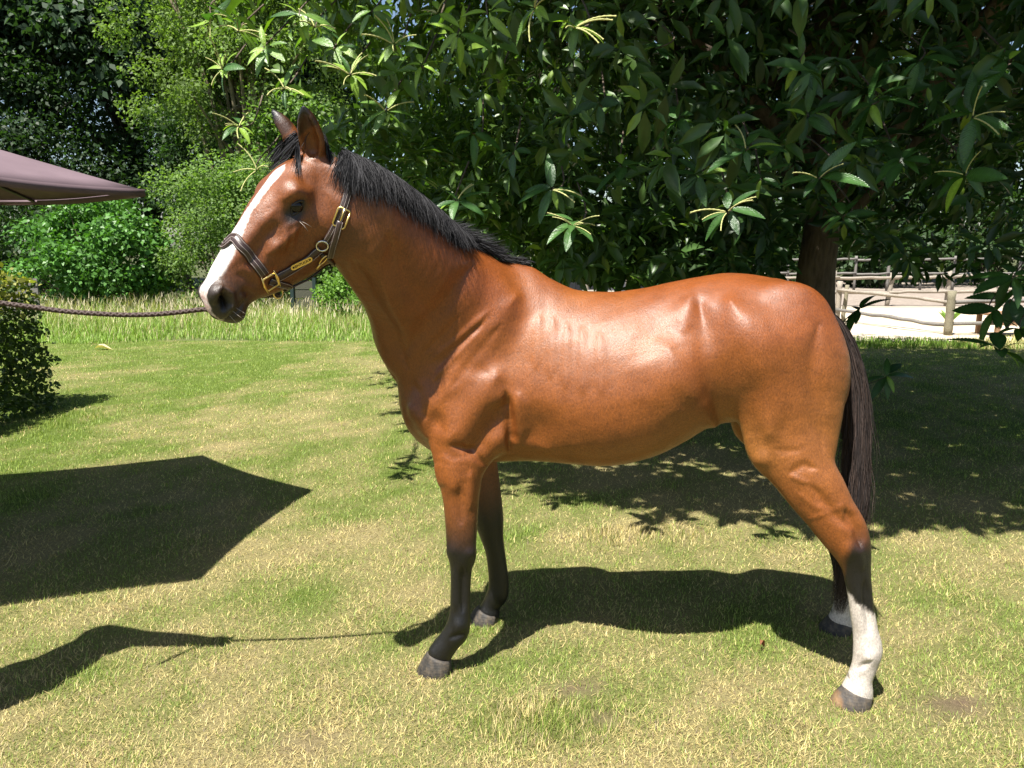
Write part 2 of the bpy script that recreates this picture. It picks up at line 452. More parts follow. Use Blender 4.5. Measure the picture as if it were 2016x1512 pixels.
# --- trees and shrubs behind the lawn, left to right
broad_tree('broadleaf_tree', 'tall dark broadleaf tree at the far left with sky showing below its crown', (-13.5, 30, 0), 15, .32, (-15.2, 30, 10.4), (7.6, 4.5, 5.6), 80000, 250, .30, (.028, .058, .024), 101, M_LEAF, M_BARK_DARK, 1.3, limbs=20, low_cut=-.8, shell=.3)
broad_tree('broadleaf_tree', 'dark tree with a forked leaning trunk behind the parasol', (-10.2, 31, 0), 12, .26, (-8.6, 31, 9.0), (3.8, 3, 4.8), 30000, 120, .28, (.028, .060, .023), 102, M_LEAF, M_BARK_DARK, 1.1, limbs=10)
broad_tree('broadleaf_tree', 'light green feathery tree with many slender pale stems', (-7.4, 22, 0), 10, .22, (-7.2, 22, 6.9), (3.3, 2.6, 4.2), 50000, 230, .115, (.125, .195, .048), 103, M_LEAF_SOFT, M_BARK_PALE, .62, stems=13, limbs=34, shell=.35)
broad_tree('understorey_tree', 'shaded dark green tree filling the gap beside the feathery tree', (-9.6, 26, 0), 6, .18, (-9.5, 26, 3.9), (2.6, 2.2, 2.6), 14000, 80, .16, (.030, .066, .018), 104, M_LEAF, M_BARK_DARK, .8)
broad_tree('understorey_tree', 'low dark tree filling the space under the tall dark tree at the far left', (-16.5, 27, 0), 7, .2, (-16.3, 27, 4.2), (3.6, 2.4, 3.3), 17000, 100, .17, (.024, .054, .016), 105, M_LEAF, M_BARK_DARK, .95)
broad_tree('understorey_tree', 'slim dark tree in the gap behind the laurel bush', (-12.0, 28.5, 0), 7, .18, (-12.0, 28.5, 4.0), (2.2, 2.0, 3.1), 10000, 70, .17, (.026, .058, .017), 106, M_LEAF, M_BARK_DARK, .9)
def shrub(name, label, base, radii, n, k, size, col, seed, mat, spread, alt=None, alt_share=0, ratio=.3, cat='shrub', up=.6):
    root = empty(name, base); tag(root, label, cat)
    P, out, idx, cl = clumps((0, 0, radii[2] * .95), radii, k, n, spread, .75, .05, seed, .8, -.95)
    r = np.random.default_rng(seed); paths = []
    for j in r.choice(len(cl), min(12, len(cl)), replace=False):
        q = cl[j]; paths.append((catmull([(q[0] * .1, q[1] * .1, 0), q * .55, q], 4), np.linspace(.035, .008, 9)))
    V, Q = tube_mesh(paths, 5); link_mesh('stems', np_mesh('stems', V, quads=Q), M_BARK, root, True)
    foliage('foliage', P, out, size, tints(idx, col, .28, .16, seed, alt, alt_share), mat, root, ratio=ratio, up=up)
    return root
shrub('laurel_bush', 'rounded dense laurel bush with glossy leaves behind the tall grass', (-10.0, 18.6, 0), (1.75, 1.3, 1.42), 15000, 110, .13, (.075, .185, .035), 111, M_LEAF_GLOSS, .42, ratio=.34, cat='bush')
shrub('privet_shrub', 'pale green fine leaved shrub right of the laurel bush', (-7.0, 18.9, 0), (1.9, 1.3, 1.95), 17000, 110, .085, (.13, .215, .06), 112, M_LEAF_SOFT, .5, (.17, .25, .08), .25, ratio=.34)
shrub('privet_shrub', 'pale green fine leaved shrub behind the horse head', (-4.2, 19.2, 0), (1.7, 1.2, 1.7), 13000, 90, .085, (.125, .21, .055), 113, M_LEAF_SOFT, .5, (.18, .27, .08), .2, ratio=.34)
shrub('hazel_shrub', 'tall bright hazel shrub rising behind the pale shrubs', (-5.7, 20.4, 0), (2.0, 1.2, 2.7), 12000, 90, .12, (.11, .195, .042), 114, M_LEAF, .55, ratio=.4)
shrub('low_shrub', 'small bright green shrub seen under the horse chin', (-3.4, 16.6, 0), (.85, .6, .55), 4200, 40, .075, (.13, .24, .045), 115, M_LEAF_SOFT, .25, ratio=.4)
shrub('dark_shrub', 'dark shaded shrub at the far left behind the clipped hedge', (-13.2, 20.5, 0), (2.4, 1.5, 1.75), 9000, 70, .13, (.030, .065, .018), 116, M_LEAF, .6)

# --- wood beyond the paddock: each tree on its own
wood = [(-2.2, 31, 11, 3.4, (.07, .135, .03), 'pale crowned woodland tree straight behind the horse neck'), (2.2, 35, 12, 3.8, (.045, .095, .022), 'woodland tree behind the dark shed, left of the chestnut trunk'), (7.5, 37, 13, 4.2, (.05, .105, .024), 'broad woodland tree behind the green barrel'), (12.6, 36, 12, 4.0, (.030, .064, .018), 'dark woodland tree just left of the chestnut trunk'), (17.0, 34, 11, 3.8, (.026, .058, .016), 'dark woodland tree just right of the chestnut trunk'), (21.2, 35, 12, 4.0, (.034, .072, .020), 'dark woodland tree above the far paddock rail'), (25.6, 33, 11, 3.9, (.028, .06, .017), 'dark woodland tree at the right edge beyond the paddock')]
for i, (x, y, hgt, r_, col, lab) in enumerate(wood):
    broad_tree('woodland_tree', lab, (x, y, 0), hgt, .24, (x, y, hgt * .52), (r_, r_ * .8, hgt * .46), 8200, 75, .36, col, 130 + i, M_LEAF, M_BARK_DARK, 1.15, group='wood beyond the paddock', low_cut=-1.0, limbs=12)
for i, (x, y, r_, h, col, lab) in enumerate([(10.4, 30.5, 2.4, 1.7, (.030, .062, .018), 'dark undergrowth bush behind the far paddock rail, left part'), (14.6, 30.2, 2.5, 1.5, (.026, .055, .016), 'dark undergrowth bush behind the far paddock rail, middle'), (18.9, 30.6, 2.5, 1.8, (.032, .068, .018), 'dark undergrowth bush behind the far paddock rail, right part'), (23.5, 30, 2.6, 1.7, (.028, .06, .018), 'dark undergrowth bush at the far right paddock corner'), (-1.0, 26.5, 2.4, 1.9, (.05, .10, .025), 'mid green bush behind the tall grass and horse chest')]):
    shrub('undergrowth_bush', lab, (x, y, 0), (r_, 1.4, h), 5200, 55, .22, col, 160 + i, M_LEAF, .65, cat='bush')

# --- clipped hedge at the left edge
def hedge():
    root = empty('clipped_hedge', (-5.40, 6.0, 0)); tag(root, 'clipped beech hedge with sunlit yellow green top at the left edge', 'hedge')
    n = 15000; lx, ly, hz = .48, 1.85, 1.32
    face = rng.choice(4, n, p=[.38, .30, .16, .16]); u, v = rng.uniform(-1, 1, n), rng.uniform(0, 1, n)
    P = np.zeros((n, 3)); out = np.zeros((n, 3))
    for f, (nx, ny, nz) in enumerate([(1, 0, 0), (0, 0, 1), (0, 1, 0), (0, -1, 0)]):
        m_ = face == f; c = m_.sum(); dep = rng.uniform(-.25, .06, c) + .05 * np.sin(u[m_] * 9)
        if f == 0: P[m_] = np.stack([lx + dep, u[m_] * ly, v[m_] * hz], 1)
        elif f == 1: P[m_] = np.stack([u[m_] * lx, (v[m_] * 2 - 1) * ly, hz + dep + .05 * rng.normal(0, 1, c)], 1)
        else: P[m_] = np.stack([u[m_] * lx, ny * (ly + dep), v[m_] * hz], 1)
        out[m_] = (nx, ny, nz)
    topness = np.clip((P[:, 2] - .95) / .35, 0, 1)
    P[:, 0] += .13 * (1.3 - P[:, 2]) * (out[:, 0] > 0)
    cols = np.array([.05, .085, .02]) * rng.uniform(.6, 1.3, (n, 1)); young_or_lit = rng.uniform(0, 1, n) < topness * .75
    cols[young_or_lit] = np.array([.26, .27, .055]) * rng.uniform(.7, 1.2, (young_or_lit.sum(), 1))  # sunlit top of the hedge painted into the leaf colour
    foliage('foliage', P, out, .065, cols, M_LEAF, root, ratio=.36, up=.5)
    paths = []
    for i in range(26):
        y = -1.5 + i * .12; paths.append((catmull([(rng.normal(0, .1), y, 0), (rng.normal(0, .2), y + rng.normal(0, .1), .6), (rng.normal(0, .25), y + rng.normal(0, .15), 1.25)], 4), np.linspace(.014, .004, 9)))
    for i in range(9):
        y = rng.uniform(-.2, 1.6); paths.append((catmull([(rng.uniform(-.2, .45), y, 1.1), (rng.uniform(-.2, .5), y, 1.3), (rng.uniform(-.1, .65), y + rng.normal(0, .1), 1.3 + rng.uniform(.05, .2))], 4), np.linspace(.005, .002, 9)))
    V, Q = tube_mesh(paths, 5); link_mesh('twigs', np_mesh('twigs', V, quads=Q), M_BARK, root, True)['kind'] = 'stuff'
hedge()

# --- the sweet chestnut that overhangs the horse
CH = np.array([2.95, 7.4, 0.0])
chest_root = empty('chestnut_tree', CH); tag(chest_root, 'sweet chestnut tree with serrated leaves and catkins spreading behind the horse', 'tree')
C_CTR = np.array([2.55, 7.15, 4.7]); C_RAD = np.array([5.0, 4.75, 3.4])
trunk_pts = catmull([(0, 0, -.05), (.03, 0, .5), (-.02, .02, 1.3), (.02, 0, 2.3), (-.1, -.05, 3.6), (-.2, -.1, 5.4), (-.25, -.1, 7.2)], 5)
V, Q = tube_mesh([(trunk_pts, np.interp(np.linspace(0, 1, len(trunk_pts)), [0, .08, .3, .6, 1], [.27, .21, .185, .13, .03]))], 16)
link_mesh('trunk', np_mesh('trunk', V, quads=Q), M_BARK, chest_root, True)
limb_ends = []
for i in range(26):
    az = i * 2.399 + .3; el = (.05 + .9 * ((i * .618) % 1)); r = np.random.default_rng(500 + i)
    q = (C_CTR - CH) + C_RAD * .88 * np.array([math.cos(az) * math.cos(el - .35), math.sin(az) * math.cos(el - .35), math.sin(el - .35) * .9])
    if q[2] < 2.1: q[2] = 2.1 + r.uniform(0, .4)
    s = np.array([0, 0, 1.75 + .17 * i + r.uniform(-.1, .1)]); s[2] = min(s[2], 5.8)
    mid = (s + q) / 2 + np.array([r.normal(0, .25), r.normal(0, .25), .45])
    path = catmull([s, (s * .7 + mid * .3) + r.normal(0, .06, 3), mid, q * .8 + mid * .2 + r.normal(0, .12, 3), q], 5)
    V, Q = tube_mesh([(path, np.linspace(.085, .014, len(path)))], 8)
    subs = []
    for j in range(7):
        b = path[int(r.uniform(.35, .95) * (len(path) - 1))]; e = b + r.normal(0, 1, 3) * np.array([.6, .6, .35]) + (q - s) * .16 - np.array([0, 0, .2])
        subs.append((catmull([b, (b + e) / 2 + np.array([0, 0, .12]), e], 4), np.linspace(.022, .006, 9)))
        limb_ends.append(e)
    V2, Q2 = tube_mesh(subs, 5)
    o = link_mesh('branch', np_mesh('branch', np.vstack([V, V2]), quads=np.vstack([Q, Q2 + len(V)])), M_BARK, chest_root, True)

M_CHEST = leaf_mat('chestnut_leaf', .40, .45, .30, 18, (1.2, 1.5, .35))
def veined_leaf():
    m = NT('veined_chestnut_leaf'); tint = m.attr('tint'); tc = m.n('ShaderNodeTexCoord'); sep = m.n('ShaderNodeSeparateXYZ'); m.l(tc.outputs['Object'], sep.inputs[0])
    u = m.math('SUBTRACT', sep.outputs['X'], m.math('MULTIPLY', m.math('ABSOLUTE', sep.outputs['Y']), .75))
    wv = m.math('SINE', m.math('MULTIPLY', u, 105.0)); f = m.noise(tc.outputs['Object'], 9, 3)
    c = m.mix(1.0, tint, m.ramp(m.math('ADD', m.math('MULTIPLY', wv, .035), f), [(.25, (.82, .84, .82)), (.8, (1.2, 1.18, 1.15))]), 'MULTIPLY')
    p = m.bsdf(c, .37, m.bump(m.math('ADD', m.math('MULTIPLY', wv, .09), m.math('MULTIPLY', f, .9)), .35, .015), .55)
    tr = m.n('ShaderNodeBsdfTranslucent'); m.l(m.mix(1.0, c, (1.2, 1.5, .35), 'MULTIPLY'), tr.inputs['Color']); mx = m.n('ShaderNodeMixShader'); mx.inputs[0].default_value = .3
    m.l(p, mx.inputs[1]); m.l(tr.outputs[0], mx.inputs[2]); return m.finish(mx.outputs[0])
M_CHEST_NEAR = veined_leaf()
def rosette(n, P, O, size, young_or_lit=.12):
    """leaf axes, normals, sizes, tints for n rosettes at P looking along O"""
    k = 8; O = O / np.linalg.norm(O, axis=1, keepdims=True)
    e1 = np.cross(O, np.array([0, 0, 1.0]) + .01); e1 /= np.linalg.norm(e1, axis=1, keepdims=True); e2 = np.cross(O, e1)
    ph = (np.arange(k)[None] * 2 * math.pi / k + rng.uniform(0, 6.28, (n, 1)) + rng.normal(0, .18, (n, k)))[..., None]
    tilt = rng.uniform(-.1, .55, (n, k, 1))
    A = np.cos(ph) * e1[:, None] + np.sin(ph) * e2[:, None] + tilt * O[:, None] + np.array([0, 0, -.20]) + rng.normal(0, .26, (n, k, 3))
    N = O[:, None] * .75 + np.array([0, 0, .75]) + rng.normal(0, .22, (n, k, 3))
    L = (size * rng.uniform(.45, 1.2, (n, k)))
    bright = np.clip((1.6 - P[:, 0]) / 2.6, 0, 1)[:, None, None]  # tint brightens to the left: sunlight on that side painted in
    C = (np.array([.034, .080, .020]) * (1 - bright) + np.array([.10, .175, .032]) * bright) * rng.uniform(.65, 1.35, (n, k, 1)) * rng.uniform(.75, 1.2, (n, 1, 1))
    y = rng.uniform(0, 1, (n, k)) < young_or_lit
    C[y] = np.array([.15, .24, .03]) * rng.uniform(.8, 1.2, (y.sum(), 1)); L[y] *= .7
    Pk = np.repeat(P[:, None], k, 1) + .012 * A - O[:, None] * rng.uniform(0, .13, (n, k, 1)) * (rng.uniform(0, 1, (n, k, 1)) < .6)
    return Pk.reshape(-1, 3), A.reshape(-1, 3), N.reshape(-1, 3), L.reshape(-1), C.reshape(-1, 3)

def crown_mass():
    n = 7600; d = rand_unit(n); rr = 1 - (rng.uniform(0, 1, n) ** 1.7) * .66
    lump = 1 + .10 * np.sin(d[:, 0] * 9 + 1) * np.sin(d[:, 2] * 11) + .07 * np.sin(d[:, 1] * 13 + d[:, 0] * 7)
    P = C_CTR + d * C_RAD * (rr * lump)[:, None]
    # the skirt hangs lower over the horse's back than towards the paddock
    upx = 1008 + CAM_F * P[:, 0] / np.maximum(P[:, 1], 1) ; ylim = np.interp(upx, [300, 700, 1000, 1150, 1530, 1600, 1760, 2050], [470, 500, 520, 545, 530, 440, 500, 560])
    floor_ = CAM_H - P[:, 1] * np.tan(CAM_PITCH - np.arctan((756 - ylim) / CAM_F)) + .12 * fnoise(P[:, 0], P[:, 1], 1.6, 81)
    low = P[:, 2] < floor_
    P[low, 2] = floor_[low] + np.abs(rng.normal(0, .55, low.sum()))
    keep = rng.uniform(0, 1, n) > .0
    # nothing pokes into the horse or in front of it below its own height
    keep &= ~((P[:, 1] < 3.55) & (P[:, 2] < 2.65))
    keep &= ~((P[:, 0] < -1.9 + .25 * (P[:, 1] - 4)) & (P[:, 2] < 2.2))
    keep &= ~((P[:, 2] > 3.0 + .25 * np.clip(P[:, 0] + 1.5, 0, 3)) & (P[:, 0] < 1.0) & (P[:, 1] < 5.6))      # the left front of the crown lies open to the sun
    P, d = P[keep], d[keep]; n = len(P)
    O = d * np.array([1, 1, .7]) + np.array([0, -.15, .25]) + rng.normal(0, .35, (n, 3))
    # low hanging inner boughs that close the view under the crown
    k2 = 620; px_ = rng.uniform(1060, 1535, k2); py_ = rng.uniform(400, 545, k2); Y_ = rng.uniform(5.2, 9.0, k2)
    k3 = 420; px_ = np.r_[px_, rng.uniform(640, 1080, k3)]; py_ = np.r_[py_, rng.uniform(220, 470, k3)]; Y_ = np.r_[Y_, rng.uniform(5.6, 8.6, k3)]; k2 += k3
    P2 = np.array([at_depth(a_, b_, c_) for a_, b_, c_ in zip(px_, py_, Y_)]); P = np.vstack([P, P2]); O = np.vstack([O, rng.normal(0, .4, (k2, 3)) + np.array([0, -.5, .4])]); n = len(P)
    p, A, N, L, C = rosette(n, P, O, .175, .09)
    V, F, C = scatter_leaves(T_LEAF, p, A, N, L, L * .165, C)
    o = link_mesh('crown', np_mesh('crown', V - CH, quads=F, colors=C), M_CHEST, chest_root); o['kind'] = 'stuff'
crown_mass()
def upper_crown():
    # the high crown, above the picture: leaves sized and placed to shade the lawn
    n = 2900; gx = rng.uniform(-1.5, 8.0, n); gy = rng.uniform(4.2, 12.1, n)
    keep = (gx > np.interp(gy, [4.3, 5.1, 6.0, 7, 9, 12], [1.1, .25, -.55, -.95, -.8, .2]) + .35 * fnoise(gx, gy, 2.0, 91)) & (gy > np.interp(gx, [0, 1.0, 1.8], [4.6, 4.5, 4.32]) + .15 * fnoise(gx, gy, 3.1, 92)); gx, gy = gx[keep], gy[keep]; n = len(gx)
    H = rng.uniform(3.5, 6.6, n); P = np.stack([gx + SUN_TRAVEL.x / SUN_TRAVEL.z * H, gy + SUN_TRAVEL.y / SUN_TRAVEL.z * H, H], 1)
    O = np.tile(np.array([0, -.1, 1.0]), (n, 1)) + rng.normal(0, .3, (n, 3))
    p, A, N, L, C = rosette(n, P, O, .24, .05)
    V, F, C = scatter_leaves(T_LEAF, p, A, N, L, L * .19, C)
    o = link_mesh('upper_crown', np_mesh('upper_crown', V - CH, quads=F, colors=C), M_CHEST, chest_root); o['kind'] = 'stuff'
upper_crown()

# the nearest rosettes: every leaf a part of its own
def serrated(n=15):
    prof = [.04]; 
    ts = np.linspace(0, 1, n); V, Q = [], []
    for i, t in enumerate(ts):
        wd = max(.03, (math.sin(math.pi * t ** .85) ** .75)) if 0 < t < 1 else .03
        d = -.26 * t * t
        V += [(t, 0, d), (t + .012, -wd, d + .035 * wd), (t + .012, wd, d + .035 * wd)]
        if i < n - 1:
            t2 = t + .55 * (ts[1] - ts[0]); w2 = max(.03, math.sin(math.pi * t2 ** .85) ** .75) * .955; d2 = -.26 * t2 * t2
            V += [(t2, 0, d2 - .002), (t2, -w2, d2 + .026 * w2), (t2, w2, d2 + .026 * w2)]
    m_ = len(V) // 3
    for i in range(m_ - 1):
        a, b = i * 3, i * 3 + 3; Q += [(a, b, b + 1, a + 1), (a, a + 2, b + 2, b)]
    V = np.array(V, float); V[:, 1] *= .17; return V, np.array(Q)
LV, LQ = serrated()
leaf_variants = []
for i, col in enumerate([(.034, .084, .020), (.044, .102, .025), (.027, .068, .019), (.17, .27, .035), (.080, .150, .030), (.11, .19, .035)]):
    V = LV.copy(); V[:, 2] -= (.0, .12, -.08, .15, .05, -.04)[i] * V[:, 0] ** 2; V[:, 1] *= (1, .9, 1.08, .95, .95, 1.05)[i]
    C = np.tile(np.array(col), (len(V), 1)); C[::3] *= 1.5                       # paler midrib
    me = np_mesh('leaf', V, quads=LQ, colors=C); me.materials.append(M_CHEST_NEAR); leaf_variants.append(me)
M_CATKIN = simple_mat('catkin', (.42, .42, .17), .8, .2, var=.25, nscale=300, bump=.6)
cat_t = np.linspace(0, 1, 16); cv, cq = tube_mesh([(np.stack([cat_t, .16 * cat_t ** 2, -.30 * cat_t ** 2.2], 1), .018 + .010 * (np.arange(16) % 2))], 6)
catkin_me = np_mesh('catkin', cv, quads=cq); catkin_me.materials.append(M_CATKIN)
NEAR = [(1612, 352, 3.42, .21, 8), (1432, 418, 3.5, .19, 8), (1468, 296, 3.75, .19, 8), (1915, 232, 3.75, .22, 8), (1900, 345, 3.8, .21, 8), (1716, 206, 3.9, .20, 8), (1128, 446, 3.72, .20, 9), (1086, 374, 3.95, .20, 8), (1132, 55, 3.45, .17, 9), (1052, 18, 3.6, .17, 7), (776, 88, 4.0, .18, 8), (690, 148, 4.0, .17, 8), (470, 62, 4.5, .19, 8), (438, 138, 4.6, .18, 8), (470, 250, 4.6, .17, 7), (506, 335, 4.5, .16, 6), (900, 395, 4.1, .19, 7), (1968, 690, 4.5, .25, 6), (1995, 545, 4.4, .25, 7), (1745, 742, 6.4, .26, 7), (1692, 612, 6.6, .26, 8), (620, 55, 4.3, .18, 7), (560, 175, 4.4, .18, 7), (860, 28, 4.1, .18, 7), (985, 160, 4.2, .19, 7), (1335, 236, 4.2, .19, 7), (1290, 96, 4.2, .19, 7), (1575, 120, 4.0, .2, 7), (1810, 120, 3.9, .2, 7), (1775, 318, 3.8, .19, 7), (1590, 230, 3.95, .19, 7), (1375, 345, 4.0, .19, 7), (1225, 330, 4.2, .19, 7), (930, 262, 4.3, .19, 6), (1010, 300, 4.2, .19, 6), (1660, 425, 4.2, .18, 7), (1985, 120, 3.8, .2, 6), (415, 30, 4.7, .18, 6), (760, 220, 4.3, .18, 6), (1180, 205, 4.25, .18, 6), (1962, 612, 4.7, .26, 8), (2008, 648, 4.6, .25, 7), (1990, 590, 4.9, .25, 7), (1500, 350, 3.9, .17, 6), (520, 100, 4.3, .17, 6), (590, 30, 4.2, .17, 6), (660, 95, 4.1, .17, 6), (730, 25, 4.0, .17, 6), (830, 130, 4.0, .17, 6), (900, 70, 3.9, .17, 6), (960, 30, 3.8, .17, 6)]
CATS = {0: 2, 1: 5, 2: 1, 3: 3, 6: 7, 7: 2, 8: 7, 9: 4, 10: 6, 11: 6, 12: 6, 13: 6, 14: 5, 15: 4, 4: 2, 17: 2, 21: 4, 22: 4, 23: 4, 16: 2, 37: 4, 38: 3}
for ri, (px, py, Y, size, k) in enumerate(NEAR):
    p = np.array(at_depth(px, py, Y - (.12 if Y < 6 else 0))); r = np.random.default_rng(900 + ri)
    tocam = np.array([0, 0, CAM_H]) - p; tocam /= np.linalg.norm(tocam)
    O = tocam * .50 + np.array([-.15, 0, .50]) + r.normal(0, .30, 3); O /= np.linalg.norm(O)
    e1 = np.cross(O, (0, 0, 1.0)); e1 /= np.linalg.norm(e1); e2 = np.cross(O, e1); ph0 = r.uniform(0, 6.28)
    lit = ri in (8, 9, 12, 13, 14, 15, 10, 11, 37) or (px < 1000 and py < 200)  # sunlight painted in: these rosettes draw on the brighter leaf colours
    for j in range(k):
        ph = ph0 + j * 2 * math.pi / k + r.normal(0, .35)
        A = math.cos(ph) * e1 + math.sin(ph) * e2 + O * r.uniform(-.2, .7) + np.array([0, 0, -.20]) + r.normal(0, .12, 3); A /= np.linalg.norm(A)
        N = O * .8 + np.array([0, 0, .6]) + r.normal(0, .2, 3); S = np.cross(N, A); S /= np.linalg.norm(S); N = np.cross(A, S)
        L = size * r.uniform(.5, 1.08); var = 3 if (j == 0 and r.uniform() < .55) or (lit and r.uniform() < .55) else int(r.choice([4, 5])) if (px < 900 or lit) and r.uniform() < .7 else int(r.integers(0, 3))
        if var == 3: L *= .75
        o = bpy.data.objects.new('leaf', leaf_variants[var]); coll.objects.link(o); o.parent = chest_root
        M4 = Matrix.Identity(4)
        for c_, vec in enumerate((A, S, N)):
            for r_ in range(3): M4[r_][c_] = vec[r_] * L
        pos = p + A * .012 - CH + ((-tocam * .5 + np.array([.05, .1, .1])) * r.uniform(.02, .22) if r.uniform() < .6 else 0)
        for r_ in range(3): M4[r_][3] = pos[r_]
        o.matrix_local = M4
    for j in range(CATS.get(ri, 0)):
        ph = r.uniform(0, 6.28); A = math.cos(ph) * e1 + math.sin(ph) * e2 + O * r.uniform(.1, .9) + np.array([0, 0, .15]); A /= np.linalg.norm(A)
        S = np.cross((0, 0, 1.0), A); S /= np.linalg.norm(S); N = np.cross(A, S); L = r.uniform(.09, .16)
        o = bpy.data.objects.new('catkin', catkin_me); coll.objects.link(o); o.parent = chest_root
        M4 = Matrix.Identity(4)
        for c_, vec in enumerate((A, S, N)):
            for r_ in range(3): M4[r_][c_] = vec[r_] * L
        for r_ in range(3): M4[r_][3] = (p + A * .01 - CH)[r_]
        o.matrix_local = M4
    q = p - CH; back = -tocam * .5 + np.array([.05, .1, .1]); 
    path = catmull([q, q + back * .4 + r.normal(0, .03, 3), q + back + np.array([.0 if py < 500 else .45, .25, .15 if py < 500 else .3])], 4)
    if Y > 6: path = catmull([q, q * .6 + np.array([0, -.12, .25]) * .4 + r.normal(0, .03, 3), np.array([.0, -.15, .9])], 5)      # shoots from the foot of the trunk
    V, Q = tube_mesh([(path, np.linspace(.0028, .0060, len(path)))], 5); link_mesh('twig', np_mesh('twig', V, quads=Q), M_BARK, chest_root, True)
# ------------------------------------------------------------------ fences, shed, parasol and small things
def wood_mat(name, c0, c1, nscale=14):
    m = NT(name); v = m.coords('Object', (1, 1, 1)); f = m.noise(m.coords('Object', (3, 3, 3)), nscale, 6, .7); g = m.noise(v, 3, 3)
    c = m.ramp(m.math('ADD', m.math('MULTIPLY', f, .7), m.math('MULTIPLY', g, .3)), [(.3, c0), (.7, c1)])
    return m.finish(m.bsdf(c, .85, m.bump(f, .8, .012), .15))
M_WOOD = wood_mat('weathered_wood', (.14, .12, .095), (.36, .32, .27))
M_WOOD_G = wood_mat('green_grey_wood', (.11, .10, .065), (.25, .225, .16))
M_WOOD_D = wood_mat('shaded_wood', (.10, .095, .085), (.21, .195, .18))  # darker copy of the wood, shade painted into its colour
def beam(name, a, b, w, h, mat, parent, seed, n=9, bend=.03, seg=7):
    """split-log beam: an irregular prism that bends and tapers"""
    r = np.random.default_rng(seed); a, b = np.asarray(a, float), np.asarray(b, float); L = np.linalg.norm(b - a); T = (b - a) / L
    up = np.array([0, 0, 1.0]) if abs(T[2]) < .8 else np.array([0, 1.0, 0]); S = np.cross(T, up); S /= np.linalg.norm(S); U = np.cross(S, T)
    shape = r.uniform(.78, 1.12, seg); V = []
    off = np.cumsum(r.normal(0, bend * .5, (n, 2)), 0); off -= np.linspace(0, 1, n)[:, None] * off[-1]
    for i in range(n):
        t = i / (n - 1); c = a + (b - a) * t + S * off[i, 0] + U * off[i, 1]; k = r.uniform(.9, 1.08)
        for j in range(seg):
            an = 2 * math.pi * j / seg + .3; q = shape[j] * k * r.uniform(.95, 1.05)
            V.append(c + S * math.cos(an) * w / 2 * q + U * math.sin(an) * h / 2 * q)
    V = np.array(V); i = np.arange(n - 1)[:, None] * seg; j = np.arange(seg)[None]
    Q = np.stack([i + j, i + (j + 1) % seg, i + seg + (j + 1) % seg, i + seg + j], -1).reshape(-1, 4)
    m_ = len(V); V = np.vstack([V, [V[:seg].mean(0)], [V[-seg:].mean(0)]])
    T3 = [(m_, (k + 1) % seg, k) for k in range(seg)] + [(m_ + 1, m_ - seg + k, m_ - seg + (k + 1) % seg) for k in range(seg)]
    return link_mesh(name, np_mesh(name, V, tris=T3, quads=Q), mat, parent)
def gp(px, py, H=0.0):
    p = on_ground(px, py); return np.array([p.x, p.y, H])

# near fence at the lawn edge
fa = gp(1873, 657); fa[:2] = (8.05, 14.0); fb_ = np.array([7.05, 16.5, 0]); fc_ = np.array([11.6, 13.0, 0])
root = empty('split_rail_fence', tuple(fa)); tag(root, 'weathered split rail fence nearest the lawn with two stout posts and low rails', 'fence')
beam('post', fa * 0, np.array([0, 0, .82]), .16, .16, M_WOOD_G, root, 1, 7, .01)
d1 = fb_ - fa; beam('post', d1, d1 + (0, 0, .88), .13, .12, M_WOOD, root, 2, 7, .015); beam('post', d1 + (.13, -.03, 0), d1 + (.15, -.03, .80), .10, .10, M_WOOD_G, root, 3, 7, .02)
d2 = fc_ - fa; beam('post', d2, d2 + (0, 0, .85), .15, .15, M_WOOD, root, 4, 7, .02)
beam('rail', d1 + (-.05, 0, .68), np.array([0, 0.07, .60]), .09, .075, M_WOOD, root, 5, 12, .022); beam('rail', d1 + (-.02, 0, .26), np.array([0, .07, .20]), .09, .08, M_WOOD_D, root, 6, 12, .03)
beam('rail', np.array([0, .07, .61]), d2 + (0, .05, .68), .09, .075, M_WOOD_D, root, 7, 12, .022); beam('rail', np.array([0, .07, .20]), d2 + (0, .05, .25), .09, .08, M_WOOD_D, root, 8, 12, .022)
# second fence across the paddock
Y2 = 20.7
def fx(px, Y): return float(at_depth(px, 560, Y).x)
posts = [1010, 1080, 1155, 1238, 1325, 1412, 1506, 1640, 1757, 1868, 1968, 2075]
root = empty('split_rail_fence', (fx(1010, Y2), Y2, 0)); tag(root, 'long bleached split rail fence running across the sand paddock', 'fence')
X0 = fx(1010, Y2)
for i, p in enumerate(posts):
    x = fx(p, Y2) - X0; lean = (.10 if p == 1757 else 0.02 * math.sin(i * 5))
    beam('post', (x - lean, 0, 0), (x, 0, .93 + .03 * math.sin(i * 3)), .145, .13, M_WOOD, root, 20 + i, 6, .015)
for i in range(len(posts) - 1):
    a, b = fx(posts[i], Y2) - X0, fx(posts[i + 1], Y2) - X0
    for z, s in ((.80, 0), (.40, 50)): beam('rail', (a - .12, -.10, z + .03 * math.sin(i * 7 + s)), (b + .12, -.10, z + .03 * math.sin(i * 5 + s + 1)), .085, .09, M_WOOD, root, 40 + i + s, 8, .03)
